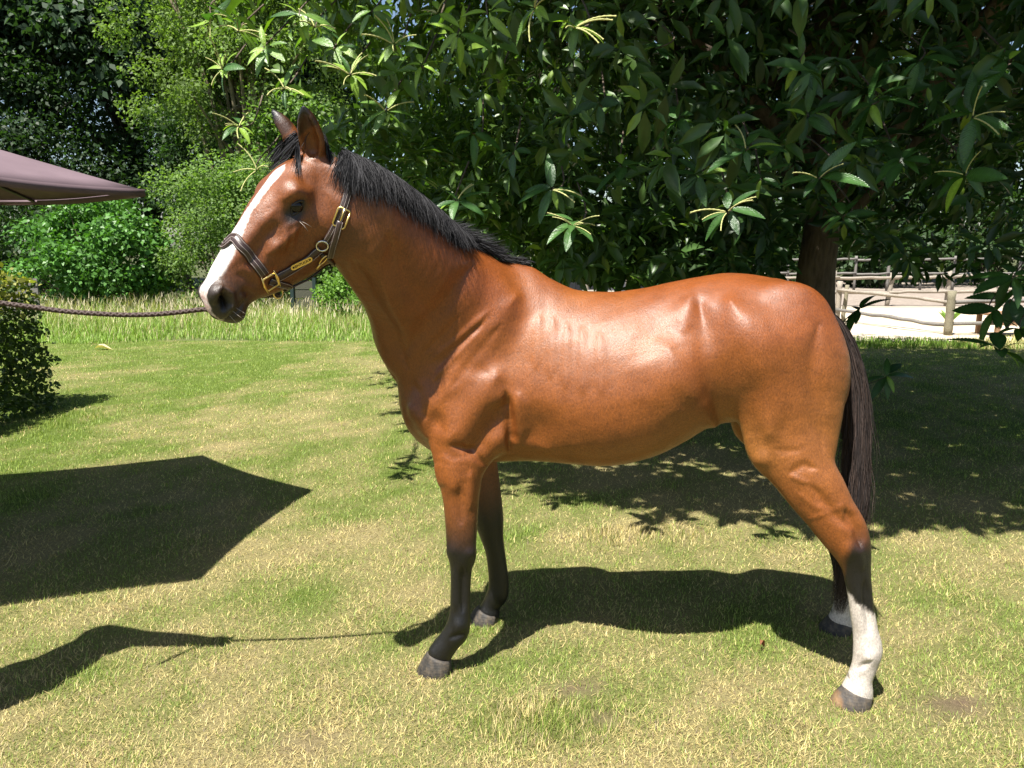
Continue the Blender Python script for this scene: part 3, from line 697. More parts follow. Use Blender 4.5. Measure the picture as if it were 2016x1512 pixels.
# far fence in the shade of the wood
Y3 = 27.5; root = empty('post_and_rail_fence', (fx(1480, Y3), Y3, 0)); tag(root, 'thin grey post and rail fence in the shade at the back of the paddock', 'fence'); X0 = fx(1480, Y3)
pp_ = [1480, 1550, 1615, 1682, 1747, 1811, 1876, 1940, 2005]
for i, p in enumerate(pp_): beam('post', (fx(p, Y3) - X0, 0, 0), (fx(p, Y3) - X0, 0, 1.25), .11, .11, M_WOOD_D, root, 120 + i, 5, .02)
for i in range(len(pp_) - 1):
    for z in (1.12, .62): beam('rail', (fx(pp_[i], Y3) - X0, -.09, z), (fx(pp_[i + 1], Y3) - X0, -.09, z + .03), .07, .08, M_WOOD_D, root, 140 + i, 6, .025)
# logs and branches lying in the paddock
def log(px, py, L, r, az, seed, label):
    p = on_ground(px, py); root = beam('log', (-L / 2 * math.cos(az), -L / 2 * math.sin(az), r * .9), (L / 2 * math.cos(az), L / 2 * math.sin(az), r * .9), r * 2, r * 2, M_WOOD, None, seed, 6, .02); root.location = p; tag(root, label, 'log', 'logs lying in the paddock')
log(1737, 566, .42, .12, .2, 201, 'short pale log lying beside the leaning fence post'); log(1958, 588, 1.0, .17, .5, 202, 'thick bleached log end lying near the right edge of the paddock'); log(1920, 572, 1.2, .05, .9, 203, 'thin pale branch lying behind the paddock fence')

# dark shed behind the horse's back
def boxm(bm, lo, hi):
    v = [bm.verts.new((x, y, z)) for x in (lo[0], hi[0]) for y in (lo[1], hi[1]) for z in (lo[2], hi[2])]
    for f in ((0, 1, 3, 2), (4, 6, 7, 5), (0, 4, 5, 1), (2, 3, 7, 6), (0, 2, 6, 4), (1, 5, 7, 3)): bm.faces.new([v[i] for i in f])
def box_obj(name, lo, hi, mat, parent=None, bevel=.0):
    bm = bmesh.new(); boxm(bm, lo, hi)
    if bevel: bmesh.ops.bevel(bm, geom=bm.edges[:], offset=bevel, segments=2, affect='EDGES')
    bmesh.ops.recalc_face_normals(bm, faces=bm.faces)
    me = bpy.data.meshes.new(name); bm.to_mesh(me); bm.free(); return link_mesh(name, me, mat, parent)
M_SHED = wood_mat('dark_boards', (.012, .013, .016), (.028, .03, .034), 6); M_ROOF = simple_mat('dark_roofing', (.035, .033, .035), .8); M_GLASS = NT('dusty_glass'); M_GLASS = M_GLASS.finish(M_GLASS.bsdf((.05, .055, .065), .2, None, .5)); M_TRIM = simple_mat('grey_trim', (.07, .072, .08), .6)
sx0, sx1, SY = fx(1075, 24.5), fx(1400, 24.5), 24.5
root = empty('stable_shed', ((sx0 + sx1) / 2, SY, 0)); tag(root, 'dark boarded stable shed glimpsed between the leaves above the horse back', 'shed'); hw_ = (sx1 - sx0) / 2
nb = 22
for i in range(nb):
    a = -hw_ + 2 * hw_ * i / nb; box_obj('board', (a, 0 + .012 * (i % 2), 0), (a + 2 * hw_ / nb - .012, .04 + .012 * (i % 2), 2.5), M_SHED, root)
box_obj('wall', (-hw_, .06, 0), (hw_, 3.2, 2.5), M_SHED, root)
rf = box_obj('roof', (-hw_ - .3, -.4, 2.5), (hw_ + .3, 3.5, 2.62), M_ROOF, root)
for wx in (-1.6, .9):
    wdw = box_obj('window', (wx - .4, -.03, 1.3), (wx + .4, -.005, 2.1), M_GLASS, root)
    for lo, hi in (((wx - .45, -.05, 1.25), (wx + .45, -.015, 1.3)), ((wx - .45, -.05, 2.1), (wx + .45, -.015, 2.15)), ((wx - .45, -.05, 1.3), (wx - .4, -.015, 2.1)), ((wx + .4, -.05, 1.3), (wx + .45, -.015, 2.1))): box_obj('window_frame', lo, hi, M_TRIM, wdw)
dr = box_obj('door', (-.75, -.035, 0), (.05, -.005, 2.0), M_TRIM, root); box_obj('handle', (-.07, -.07, 1.0), (-.02, -.036, 1.12), M_STEEL if 'M_STEEL' in globals() else M_TRIM, dr)

# green barrel by the paddock fence
M_GREEN_P = simple_mat('green_plastic', (.07, .24, .09), .4, .5, var=.12, nscale=5, bump=.05)
bp_ = at_depth(1283, 552, 22.3); root = empty('plastic_barrel', (bp_.x, 22.3, 0)); tag(root, 'bright green plastic barrel behind the paddock fence above the horse back', 'barrel')
def lathe(name, prof, mat, parent, seg=24):
    V = np.array([(r * math.cos(2 * math.pi * k / seg), r * math.sin(2 * math.pi * k / seg), z) for r, z in prof for k in range(seg)]); i = np.arange(len(prof) - 1)[:, None] * seg; k = np.arange(seg)[None]
    Q = np.stack([i + k, i + (k + 1) % seg, i + seg + (k + 1) % seg, i + seg + k], -1).reshape(-1, 4); return link_mesh(name, np_mesh(name, V, quads=Q), mat, parent, True)
lathe('drum', [(.001, 0), (.17, 0), (.19, .03), (.20, .3), (.205, .33), (.20, .36), (.20, .66), (.205, .69), (.20, .72), (.195, .92), (.17, 1.0), (.10, 1.02), (.001, 1.02)], M_GREEN_P, root)
lathe('lid', [(.001, 1.024), (.11, 1.024), (.115, 1.035), (.11, 1.06), (.001, 1.06)], M_GREEN_P, root)

# garden box with dark posts under the horse chin
gb = at_depth(598, 565, 17.2); root = empty('garden_box', (gb.x, 17.2, 0)); tag(root, 'grey green wooden garden box with dark corner posts behind the tall grass', 'box')
M_DARKPOST = simple_mat('dark_painted_post', (.012, .025, .024), .5); M_BOXB = wood_mat('grey_green_boards', (.05, .052, .038), (.09, .088, .065))
for x in (-.26, .24): box_obj('post', (x - .04, -.04, 0), (x + .04, .04, .92), M_DARKPOST, root, .006)
for i in range(4): box_obj('board', (-.22, .0, .06 + i * .2), (.20, .03, .245 + i * .2), M_BOXB, root, .004)

# grey gate beyond the hedge
gg = at_depth(0, 575, 15.5); root = empty('garden_gate', (gg.x, 15.5, 0)); tag(root, 'small grey wooden gate and post beyond the clipped hedge', 'gate')
box_obj('post', (-.05, -.05, 0), (.05, .05, 1.0), M_WOOD_D, root, .006)
for i in range(5): box_obj('slat', (.08, -.015, .15 + i * .17), (.78, .015, .27 + i * .17), M_WOOD_D, root, .003)
box_obj('brace', (.10, .017, .1), (.18, .04, .98), M_WOOD_D, root); box_obj('brace', (.68, .017, .1), (.76, .04, .98), M_WOOD_D, root)
for i in range(6): box_obj('slat', (-1.1, -.015, .10 + i * .15), (-.06, .015, .215 + i * .15), M_WOOD_D, root, .003)

# brown board leaning at the right edge
M_BOARD = wood_mat('brown_ply', (.20, .115, .065), (.30, .18, .105), 5)
wb = on_ground(1975, 668); root = empty('wooden_table', (wb.x + .45, wb.y + .4, 0)); tag(root, 'low brown wooden table half hidden by chestnut leaves at the right edge', 'table')
box_obj('table_top', (-.62, -.35, .40), (.7, .4, .435), M_BOARD, root, .004)
box_obj('apron', (-.5, -.3, .24), (.6, -.27, .398), M_BOARD, root)
for x in (-.5, .55):
    for y in (-.27, .3): box_obj('leg', (x, y, 0), (x + .07, y + .07, .398), M_BOARD, root)

# parasol at the left edge: eight-sided canopy, valance edge, ribs, pole, foot
PC = np.array([-3.29, 3.67]); PR = 1.42; PZ = 1.945; PA = 1.52; root = empty('garden_parasol', (PC[0], PC[1], 0)); tag(root, 'mauve garden parasol reaching into the picture at the left', 'parasol')
m = NT('mauve_canvas'); v = m.coords('Object'); f = m.noise(v, 300, 2); g = m.noise(v, 4, 4)
c = m.ramp(g, [(.3, (.17, .122, .142)), (.7, (.21, .152, .175))]); p = m.bsdf(c, .85, m.bump(f, .15, .001), .2); tr = m.n('ShaderNodeBsdfTranslucent'); tr.inputs['Color'].default_value = (.10, .065, .06, 1)
mx = m.n('ShaderNodeMixShader'); mx.inputs[0].default_value = .25; m.l(p, mx.inputs[1]); m.l(tr.outputs[0], mx.inputs[2]); M_CANVAS = m.finish(mx.outputs[0])
NSIDE = 6; a0 = math.atan2(.499, 1.254); V, Q = [], []
ang = [a0 + k * 2 * math.pi / NSIDE for k in range(NSIDE)]; NS = 8; NR = 9
rings = []
for i in range(NR):
    t = i / (NR - 1)
    for k in range(NSIDE):
        for j in range(NS):
            u = j / NS; p0 = np.array([math.cos(ang[k]), math.sin(ang[k])]); p1 = np.array([math.cos(ang[(k + 1) % NSIDE]), math.sin(ang[(k + 1) % NSIDE])])
            xy = (p0 * (1 - u) + p1 * u) * PR * t; sag = .05 * math.sin(math.pi * u) * t
            inw = 1 - .035 * math.sin(math.pi * u) * t
            V.append((xy[0] * inw, xy[1] * inw, PZ + .42 * (1 - t) ** 1.05 - sag * .3))
n8 = NSIDE * NS
for i in range(NR - 1):
    for k in range(n8): Q.append((i * n8 + k, (i + 1) * n8 + k, (i + 1) * n8 + (k + 1) % n8, i * n8 + (k + 1) % n8))
me = np_mesh('canopy', np.array(V), quads=Q); cano = link_mesh('canopy', me, M_CANVAS, root)
sol = cano.modifiers.new('thickness', 'SOLIDIFY'); sol.thickness = .004
E_ = np.array(V[-n8:]); hemV = np.vstack([E_ * np.array([1.002, 1.002, 1]) + (0, 0, .004), E_ * np.array([1.004, 1.004, 1]) - (0, 0, .035)]); hem = link_mesh('hem', np_mesh('hem', hemV, quads=[(k, (k + 1) % n8, n8 + (k + 1) % n8, n8 + k) for k in range(n8)]), M_CANVAS, root); s2 = hem.modifiers.new('thickness', 'SOLIDIFY'); s2.thickness = .003
M_RIB = simple_mat('dark_metal', (.03, .028, .03), .4)
for k in range(NSIDE):
    e = np.array([math.cos(ang[k]) * PR * .985, math.sin(ang[k]) * PR * .985, PZ - .012]); beam('rib', (0, 0, PZ + .38), e, .022, .022, M_RIB, root, 300 + k, 3, .0, 6)
    beam('strut', (0, 0, PZ - .15), e * .55 + np.array([0, 0, (PZ + .20) * .45 + .06]), .016, .016, M_RIB, root, 320 + k, 3, .0, 6)
beam('pole', (0, 0, 0), (0, 0, PZ + .47), .05, .05, M_RIB, root, 350, 3, .0, 12)
lathe('foot', [(.001, .0), (.32, .0), (.33, .03), (.30, .07), (.06, .10), (.04, .35), (.001, .35)], M_RIB, root)

# small things on the lawn
M_DRYLEAF = leaf_mat('dry_leaf', .8, .2, .2, 40)
def fallen(px, py, L, col, az, label):
    p = on_ground(px, py); V, Q = leaf_template([.05, .8, 1, .7, .05], .5, .1); V = V.copy(); V[:, 0] *= L; V[:, 1] *= L * .3; V[:, 2] = V[:, 2] * L * .4 + .03 + .02 * np.sin(V[:, 0] / L * 5)
    o = link_mesh('fallen_leaf', np_mesh('fallen_leaf', V, quads=Q, colors=np.tile(col, (len(V), 1))), M_DRYLEAF); o.location = (p.x, p.y, 0); o.rotation_euler = (0, 0, az); tag(o, label, 'leaf', 'fallen leaves on the lawn')
fallen(186, 690, .26, (.55, .46, .27), .3, 'large pale dry leaf on the lawn near the tall grass'); fallen(1496, 1284, .035, (.20, .085, .045), .8, 'small reddish dry leaf on the lawn in front of the hind legs')
M_WEED = leaf_mat('weed_leaf', .45, .4, .3, 40)
def weed(px, py, r, n, col, label, name='dandelion_weed', rise=.25):
    p = on_ground(px, py); root = empty(name, (p.x, p.y, 0)); tag(root, label, 'weed')
    V0, Q0 = leaf_template([.1, .5, .85, 1, .6, .05], .3, .25)
    for i in range(n):
        az = i * 2.4 + rng.uniform(-.3, .3); V = V0.copy(); L = r * rng.uniform(.7, 1.15); V[:, 0] *= L; V[:, 1] *= L * .16; V[:, 2] = V[:, 2] * L * .5 + rise * V[:, 0] + .012
        o = link_mesh('leaf', np_mesh('leaf', V, quads=Q0, colors=np.tile(np.array(col) * rng.uniform(.8, 1.2), (len(V), 1))), M_WEED, root); o.rotation_euler = (0, 0, az)
weed(1868, 640, .30, 12, (.14, .26, .04), 'bushy green nettle at the foot of the nearest fence post', 'nettle_plant', 1.3)
# ------------------------------------------------------------------ the horse
# local frame: s runs from head to tail along the body, l away from the camera, z up; origin on the ground below the barrel
H_TH = RAD(6.0)
H_O = np.array([0.55, 2.90])
H_ES = np.array([math.cos(H_TH), -math.sin(H_TH)])
H_EL = np.array([math.sin(H_TH), math.cos(H_TH)])

def hl(px, py, l):
    """point of the photo on the plane l = const of the horse, in horse coordinates; and metres per pixel there"""
    d = ray_dir(px, py)
    t = (H_O @ H_EL + l) / (d[:2] @ H_EL)
    w = d * t
    return np.array([(w[:2] - H_O) @ H_ES, l, w[2] + CAM_H]), t / CAM_F

def h2w(q):
    xy = H_O + q[:, 0:1] * H_ES + q[:, 1:2] * H_EL
    return np.concatenate([xy, q[:, 2:3]], 1)

VS = 0.0063
G_MIN = np.array([-1.72, -1.02, -0.02]); G_MAX = np.array([0.98, 0.42, 2.36])
G_N = np.ceil((G_MAX - G_MIN) / VS).astype(int) + 1
FAR = 0.12
field = np.full(G_N, FAR, dtype=np.float32)

def box_slices(lo, hi):
    i0 = np.clip(np.floor((np.asarray(lo) - G_MIN) / VS).astype(int), 0, G_N - 1)
    i1 = np.clip(np.ceil((np.asarray(hi) - G_MIN) / VS).astype(int) + 1, 1, G_N)
    sl = tuple(slice(a, b) for a, b in zip(i0, i1))
    ax = [(G_MIN[k] + VS * np.arange(i0[k], i1[k])).astype(np.float32) for k in range(3)]
    return sl, ax[0][:, None, None], ax[1][None, :, None], ax[2][None, None, :]

def smin(a, b, k):
    h = np.maximum(k - np.abs(a - b), 0.0) / k
    return np.minimum(a, b) - h * h * k * 0.25

def put(sl, d, k):
    field[sl] = smin(field[sl], np.minimum(d, FAR).astype(np.float32), k)

def carve(sl, d, k):
    field[sl] = -smin(-field[sl], d.astype(np.float32), k)

def chain_field(stations, n=3, margin=0.08):
    """stations: rows (s, l, z, radius, lateral ratio); returns slices and the distance to the swept tapering limb"""
    S = catmull(stations, n) if n > 1 else np.asarray(stations, float)
    r = S[:, 3:4]; lo = (S[:, :3] - r - margin).min(0); hi = (S[:, :3] + r + margin).max(0)
    sl, gs, gl, gz = box_slices(lo, hi)
    D = np.full(tuple(x.stop - x.start for x in sl), FAR, dtype=np.float32)
    base = np.array([x.start for x in sl])
    for i in range(len(S) - 1):
        a, b = S[i], S[i + 1]
        R = max(a[3], b[3]) + margin
        sub, s_, l_, z_ = box_slices(np.maximum(np.minimum(a[:3], b[:3]) - R, lo + 2 * VS), np.minimum(np.maximum(a[:3], b[:3]) + R, hi - 2 * VS))
        ls = tuple(slice(max(x.start - o, 0), x.stop - o) for x, o in zip(sub, base))
        q = 0.5 * (a[4] + b[4])
        ab = np.array([b[0] - a[0], (b[1] - a[1]) / q, b[2] - a[2]]); L2 = max(float(ab @ ab), 1e-9)
        ds, dl, dz = s_ - a[0], (l_ - a[1]) / q, z_ - a[2]
        t = np.clip((ds * ab[0] + dl * ab[1] + dz * ab[2]) / L2, 0, 1)
        d = np.sqrt((ds - t * ab[0]) ** 2 + (dl - t * ab[1]) ** 2 + (dz - t * ab[2]) ** 2) - (a[3] + t * (b[3] - a[3]))
        D[ls] = np.minimum(D[ls], d)
    return sl, D

def fb(front, back, l, ratio, grow=0.0):
    """limb station from the two outline points of the photo"""
    a, m = hl(*front, l); b, _ = hl(*back, l)
    c = (a + b) / 2
    return [c[0], l, c[2], np.linalg.norm((a - b)[[0, 2]]) / 2 + grow, ratio]

def curve(xs, ys):
    xs = np.asarray(xs, float); ys = np.asarray(ys, float); o = np.argsort(xs)
    xs, ys = xs[o], ys[o]
    P = catmull(np.stack([xs, ys], 1), 12)
    o = np.argsort(P[:, 0]); return P[o, 0], P[o, 1]

# ---- trunk: top and bottom outline, half width, height of the widest place, roundness above and below
top_px = [(789, 752), (795, 725), (815, 690), (850, 645), (900, 590), (950, 545), (1000, 521), (1045, 524), (1083, 547), (1124, 567), (1160, 573), (1206, 574), (1240, 571), (1283, 564), (1332, 553), (1398, 541), (1438, 537), (1481, 540), (1531, 550), (1580, 571), (1620, 601), (1645, 642), (1662, 680), (1670, 715)]
bot_px = [(789, 765), (794, 795), (803, 818), (815, 843), (840, 868), (880, 890), (930, 898), (982, 900), (1031, 898), (1089, 899), (1162, 903), (1200, 903), (1250, 895), (1299, 880), (1349, 855), (1395, 830), (1440, 822), (1500, 822), (1560, 830), (1610, 826), (1650, 795), (1668, 750), (1670, 735)]
tp = np.array([hl(x, y, 0.0)[0][[0, 2]] for x, y in top_px]); bp = np.array([hl(x, y, 0.04)[0][[0, 2]] for x, y in bot_px])
S0, S1 = max(tp[0, 0], bp[0, 0]), min(tp[-1, 0], bp[-1, 0])
def s_of(px): return hl(px, 720, 0.0)[0][0]
wid = [(788, .03), (795, .085), (815, .14), (850, .185), (920, .215), (1000, .225), (1060, .245), (1130, .277), (1200, .297), (1280, .297), (1340, .278), (1400, .262), (1450, .27), (1520, .268), (1580, .235), (1630, .17), (1655, .11), (1671, .03)]
cen = [(788, .5), (850, .45), (950, .40), (1050, .39), (1200, .42), (1330, .47), (1430, .54), (1540, .57), (1671, .5)]
pup = [(788, 2.0), (900, 1.65), (980, 1.4), (1045, 1.35), (1120, 1.55), (1220, 1.68), (1330, 1.68), (1420, 1.75), (1520, 1.85), (1671, 2.0)]
plo = [(788, 2.0), (950, 2.1), (1200, 2.25), (1400, 2.1), (1671, 2.0)]
sl, gs, gl, gz = box_slices((S0 - .05, -.40, .6), (S1 + .05, .40, 1.75))
ss = gs[:, 0, 0]
def along(tab):
    a = np.array([(s_of(p), v) for p, v in tab]); x, y = curve(a[:, 0], a[:, 1]); return np.interp(ss, x, y)
def r3(a): return a.astype(np.float32)[:, None, None]
ztx, zty = curve(tp[:, 0], tp[:, 1]); zbx, zby = curve(bp[:, 0], bp[:, 1])
zt, zb = np.interp(ss, ztx, zty), np.interp(ss, zbx, zby)
w = along(wid); cz = zb + (zt - zb) * along(cen)
up = gz > r3(cz)
hgt = np.where(up, r3(zt - cz), r3(cz - zb)); p = np.where(up, r3(along(pup)), r3(along(plo)))
al = np.abs(gl) / r3(w); az = np.abs(gz - r3(cz)) / hgt
rho = (al ** p + az ** p + 1e-6) ** (1 / p)
R = np.sqrt(gl ** 2 + (gz - r3(cz)) ** 2)
d = R - R / rho
outside = np.maximum(S0 - gs, gs - S1)
d = np.where(outside > 0, np.maximum(d, outside * 3), d)
put(sl, d, 0.02)

# ---- neck
neck = [((652, 310), (642, 470), -.46, .46), ((700, 330), (676, 512), -.425, .47), ((748, 358), (710, 552), -.36, .48), ((799, 394), (746, 604), -.285, .50), ((855, 437), (776, 656), -.20, .52), ((910, 475), (797, 714), -.115, .54), ((968, 502), (812, 772), -.04, .57)]
sl, d = chain_field([fb(a, b, l, q) for a, b, l, q in neck], 4); put(sl, d, 0.07)

# ---- head: own axes a (poll to lips), b (towards the brow), c (towards the camera)
HEAD_O = np.array([-1.185, -.463, 1.977]); HEAD_K = 1.014
def head_axes(y, p, r):
    a = np.array([-math.cos(p) * math.cos(y), -math.cos(p) * math.sin(y), -math.sin(p)])
    b = np.array([-math.sin(p) * math.cos(y), -math.sin(p) * math.sin(y), math.cos(p)])
    c = np.cross(a, b)
    if c[1] > 0: c = -c
    return a, b * math.cos(r) + c * math.sin(r), c * math.cos(r) - b * math.sin(r)
HA, HB, HC = head_axes(RAD(45.8), RAD(50.7), RAD(5.3))
def head_pt(a, b, c): return HEAD_O + HEAD_K * (a * HA + b * HB + c * HC)
def head_np(P): return HEAD_O + HEAD_K * (np.asarray(P)[:, 0:1] * HA + np.asarray(P)[:, 1:2] * HB + np.asarray(P)[:, 2:3] * HC)
def to_head(q): 
    v = (q - HEAD_O) / HEAD_K
    return np.stack([v @ HA, v @ HB, v @ HC], 1)

hd_top = [(-.03, -.075), (0, -.04), (.05, -.004), (.11, .016), (.18, .020), (.26, .018), (.34, .012), (.42, .007), (.48, .001), (.53, -.012), (.57, -.034), (.60, -.062), (.612, -.09)]
hd_bot = [(-.03, -.15), (0, -.19), (.05, -.235), (.11, -.262), (.18, -.29), (.25, -.292), (.32, -.270), (.39, -.236), (.45, -.200), (.49, -.172), (.53, -.158), (.565, -.158), (.59, -.144), (.606, -.122), (.612, -.1)]
hd_w = [(-.03, .05), (0, .072), (.05, .09), (.11, .099), (.17, .108), (.22, .104), (.28, .088), (.34, .074), (.42, .060), (.49, .053), (.54, .056), (.575, .053), (.60, .038), (.612, .012)]
lo = np.min([head_pt(a, b, c) for a in (-.08, .68) for b in (-.33, .08) for c in (-.17, .17)], 0)
hi = np.max([head_pt(a, b, c) for a in (-.08, .68) for b in (-.33, .08) for c in (-.17, .17)], 0)
sl, gs, gl, gz = box_slices(lo, hi)
vs, vl, vz = (gs - HEAD_O[0]) / HEAD_K, (gl - HEAD_O[1]) / HEAD_K, (gz - HEAD_O[2]) / HEAD_K
ca, cb, cc = [(vs * X[0] + vl * X[1] + vz * X[2]).astype(np.float32) for X in (HA, HB, HC)]
def lut(tab, x):
    X, Y = curve([t[0] for t in tab], [t[1] for t in tab]); return np.interp(x, X, Y).astype(np.float32)
bt, bb, bw = lut(hd_top, ca), lut(hd_bot, ca), lut(hd_w, ca)
bc = bt - (bt - bb) * np.interp(ca, [0, .15, .3, .42, .55, .62], [.3, .30, .38, .48, .5, .5]).astype(np.float32)
upm = cb > bc
hh = np.where(upm, bt - bc, bc - bb)
pp = np.where(upm, np.interp(ca, [0, .12, .3, .45, .6], [2, 2.3, 2.3, 2.2, 2.0]), np.interp(ca, [0, .15, .3, .45, .6], [2.2, 2.8, 2.5, 2.1, 2.0])).astype(np.float32)
tt = np.clip((bc - cb) / np.maximum(hh, 1e-3), 0, 1)
bw = bw * (1 - np.where(upm, 0, .22) * tt)
rho = ((np.abs(cc) / bw) ** pp + (np.abs(cb - bc) / hh) ** pp + 1e-6) ** (1 / pp)
R = np.sqrt(cc ** 2 + (cb - bc) ** 2)
d = (R - R / rho) * HEAD_K
end = np.maximum(-.03 - ca, ca - .612)
d = np.where(end > 0, np.maximum(d, end * 2.5), d)
put(sl, d, 0.045)
def hball(a, b, c, r, k=0.02, ratio=1.0):
    q = head_pt(a, b, c)
    sl, d = chain_field([[q[0], q[1], q[2], r, ratio], [q[0] + 1e-4, q[1], q[2], r, ratio]], 1, .04); put(sl, d, k)
for sd in (1, -1):
    hball(.165, -.035, .082 * sd, .036, .04)                 # brow over the eye
    hball(.155, -.185, .052 * sd, .075, .05)                 # round of the cheek
    for a_, b_, r_ in ((.245, -.098, .022), (.29, -.094, .020), (.33, -.088, .017)): hball(a_, b_, .064 * sd, r_, .03)   # cheek bone
    hball(.555, -.05, .038 * sd, .030, .03)                  # nostril wing
hball(.562, -.14, 0, .030, .03)                             # chin
# ears
def ear(base, tip, open_dir):
    base, tip = head_pt(*base), head_pt(*tip); ax = tip - base
    st = []
    for t, r in ((-.1, .030), (.1, .037), (.3, .040), (.5, .037), (.7, .029), (.88, .016), (1.0, .005)):
        q = base + ax * t; st.append([*q, r, .85])
    sl, d = chain_field(st, 3, .05)
    od = np.asarray(open_dir) / np.linalg.norm(open_dir); st2 = []
    for t, r in ((.12, .022), (.3, .029), (.5, .027), (.7, .019), (.9, .008)):
        q = base + ax * t + od * (.016 + .006 * (1 - t)); st2.append([*q, r, .85])
    sl2, d2 = chain_field(st2, 3, .12)
    D2 = np.full(d.shape, FAR, dtype=np.float32)
    off = [b.start - a.start for a, b in zip(sl, sl2)]
    A = tuple(slice(max(o, 0), min(o + n, m)) for o, n, m in zip(off, d2.shape, d.shape))
    B = tuple(slice(max(-o, 0), max(-o, 0) + (a.stop - a.start)) for o, a in zip(off, A))
    D2[A] = d2[B]
    d = -smin(-d, D2, .006)
    put(sl, d, 0.02)
# openings look forwards and outwards
fwd = HA * .9 + HB * .1
ear((.012, -.028, .052), (-.05, .105, .098), fwd + HC * .55)
ear((.012, -.028, -.052), (-.05, .105, -.098), fwd - HC * .55)

# ---- shoulder and upper arm, both sides
for sd in (-1, 1):
    sl, d = chain_field([fb((905, 600), (1010, 640), .12 * sd, .55), fb((845, 740), (990, 760), .155 * sd, .5), fb((848, 815), (985, 840), .165 * sd, .5), fb((853, 868), (972, 885), .175 * sd, .55)] if sd < 0 else
                        [[q[0], -q[1], q[2], q[3], q[4]] for q in [fb((905, 600), (1010, 640), -.12, .55), fb((845, 740), (990, 760), -.155, .5), fb((848, 815), (985, 840), -.165, .5), fb((853, 868), (972, 885), -.175, .55)]], 4)
    put(sl, d, 0.07)
    q, _ = hl(855, 800, -.155); sl, d = chain_field([[q[0], q[1] * -sd, q[2], .075, .8], [q[0] + .1, q[1] * -sd, q[2] - .03, .075, .8]], 1); put(sl, d, .06)   # point of the shoulder
# ---- near foreleg, far foreleg
nf = [((855, 860), (968, 872), -.178, .62), ((857, 918), (953, 918), -.19, .72), ((867, 955), (946, 956), -.198, .76), ((874, 995), (942, 991), -.203, .80), ((878, 1040), (939, 1030), -.207, .84), ((880, 1072), (937, 1065), -.21, .88), ((883, 1096), (937, 1088), -.212, .86), ((887, 1122), (929, 1115), -.214, .80), ((888, 1159), (926, 1150), -.216, .74), ((887, 1195), (925, 1190), -.218, .74), ((882, 1222), (926, 1222), -.22, .80), ((874, 1246), (922, 1242), -.222, .82), ((860, 1268), (904, 1262), -.224, .82), ((843, 1284), (890, 1288), -.225, .84)]
sl, d = chain_field([fb(*q) for q in nf], 4); put(sl, d, 0.035)
ff = [((905, 850), (985, 860), .165, .7), ((903, 910), (979, 905), .175, .74), ((915, 960), (985, 963), .18, .78), ((930, 1010), (991, 1016), .183, .82), ((944, 1048), (991, 1054), .185, .86), ((955, 1075), (993, 1086), .187, .84), ((961, 1112), (998, 1124), .19, .78), ((962, 1148), (1002, 1152), .192, .8), ((958, 1172), (1000, 1170), .194, .82), ((949, 1190), (985, 1190), .196, .82), ((939, 1206), (984, 1210), .197, .85)]
sl, d = chain_field([fb(*q) for q in ff], 4); put(sl, d, 0.035)
# ---- near hind leg, and its mirror for the far one (set a little further back)
nh = [((1455, 640), (1640, 650), -.125, .50), ((1447, 720), (1670, 725), -.145, .52), ((1450, 790), (1662, 795), -.165, .50), ((1468, 852), (1650, 865), -.185, .48), ((1500, 897), (1642, 912), -.205, .54), ((1523, 930), (1648, 938), -.215, .60), ((1547, 962), (1664, 968), -.225, .64), ((1580, 1012), (1683, 998), -.235, .66), ((1608, 1048), (1704, 1032), -.243, .66), ((1632, 1080), (1713, 1060), -.248, .68), ((1654, 1114), (1714, 1100), -.254, .74), ((1664, 1149), (1716, 1147), -.258, .76), ((1672, 1195), (1720, 1189), -.262, .76), ((1678, 1237), (1727, 1236), -.265, .76), ((1680, 1275), (1737, 1280), -.268, .80), ((1677, 1310), (1728, 1308), -.27, .82), ((1667, 1342), (1717, 1336), -.272, .84), ((1655, 1360), (1719, 1366), -.273, .86)]
NH = [fb(*q) for q in nh]
sl, d = chain_field(NH, 4); put(sl, d, 0.05)
FH = [[q[0] + .11 * np.clip((1.25 - q[2]) / 1.2, 0, 1), -q[1], q[2], q[3], q[4]] for q in NH]
sl, d = chain_field(FH, 4); put(sl, d, 0.05)
# small forms: point of the hip, dock, elbow, stifle
def nball(px, py, l, r, k, ratio=1.0, both=True):
    q, _ = hl(px, py, l)
    for sgn in ((1, -1) if both else (1,)):
        sl, d = chain_field([[q[0], q[1] * sgn, q[2], r, ratio], [q[0] + 1e-4, q[1] * sgn, q[2], r, ratio]], 1, .06); put(sl, d, k)
nball(975, 858, -.17, .05, .05)
nball(1520, 880, -.185, .066, .06, .8)
dock = [hl(1600, 612, 0)[0], hl(1632, 645, 0)[0], hl(1655, 690, 0)[0]]
sl, d = chain_field([[*q, r, 1] for q, r in zip(dock, (.04, .032, .024))], 3); put(sl, d, .03)

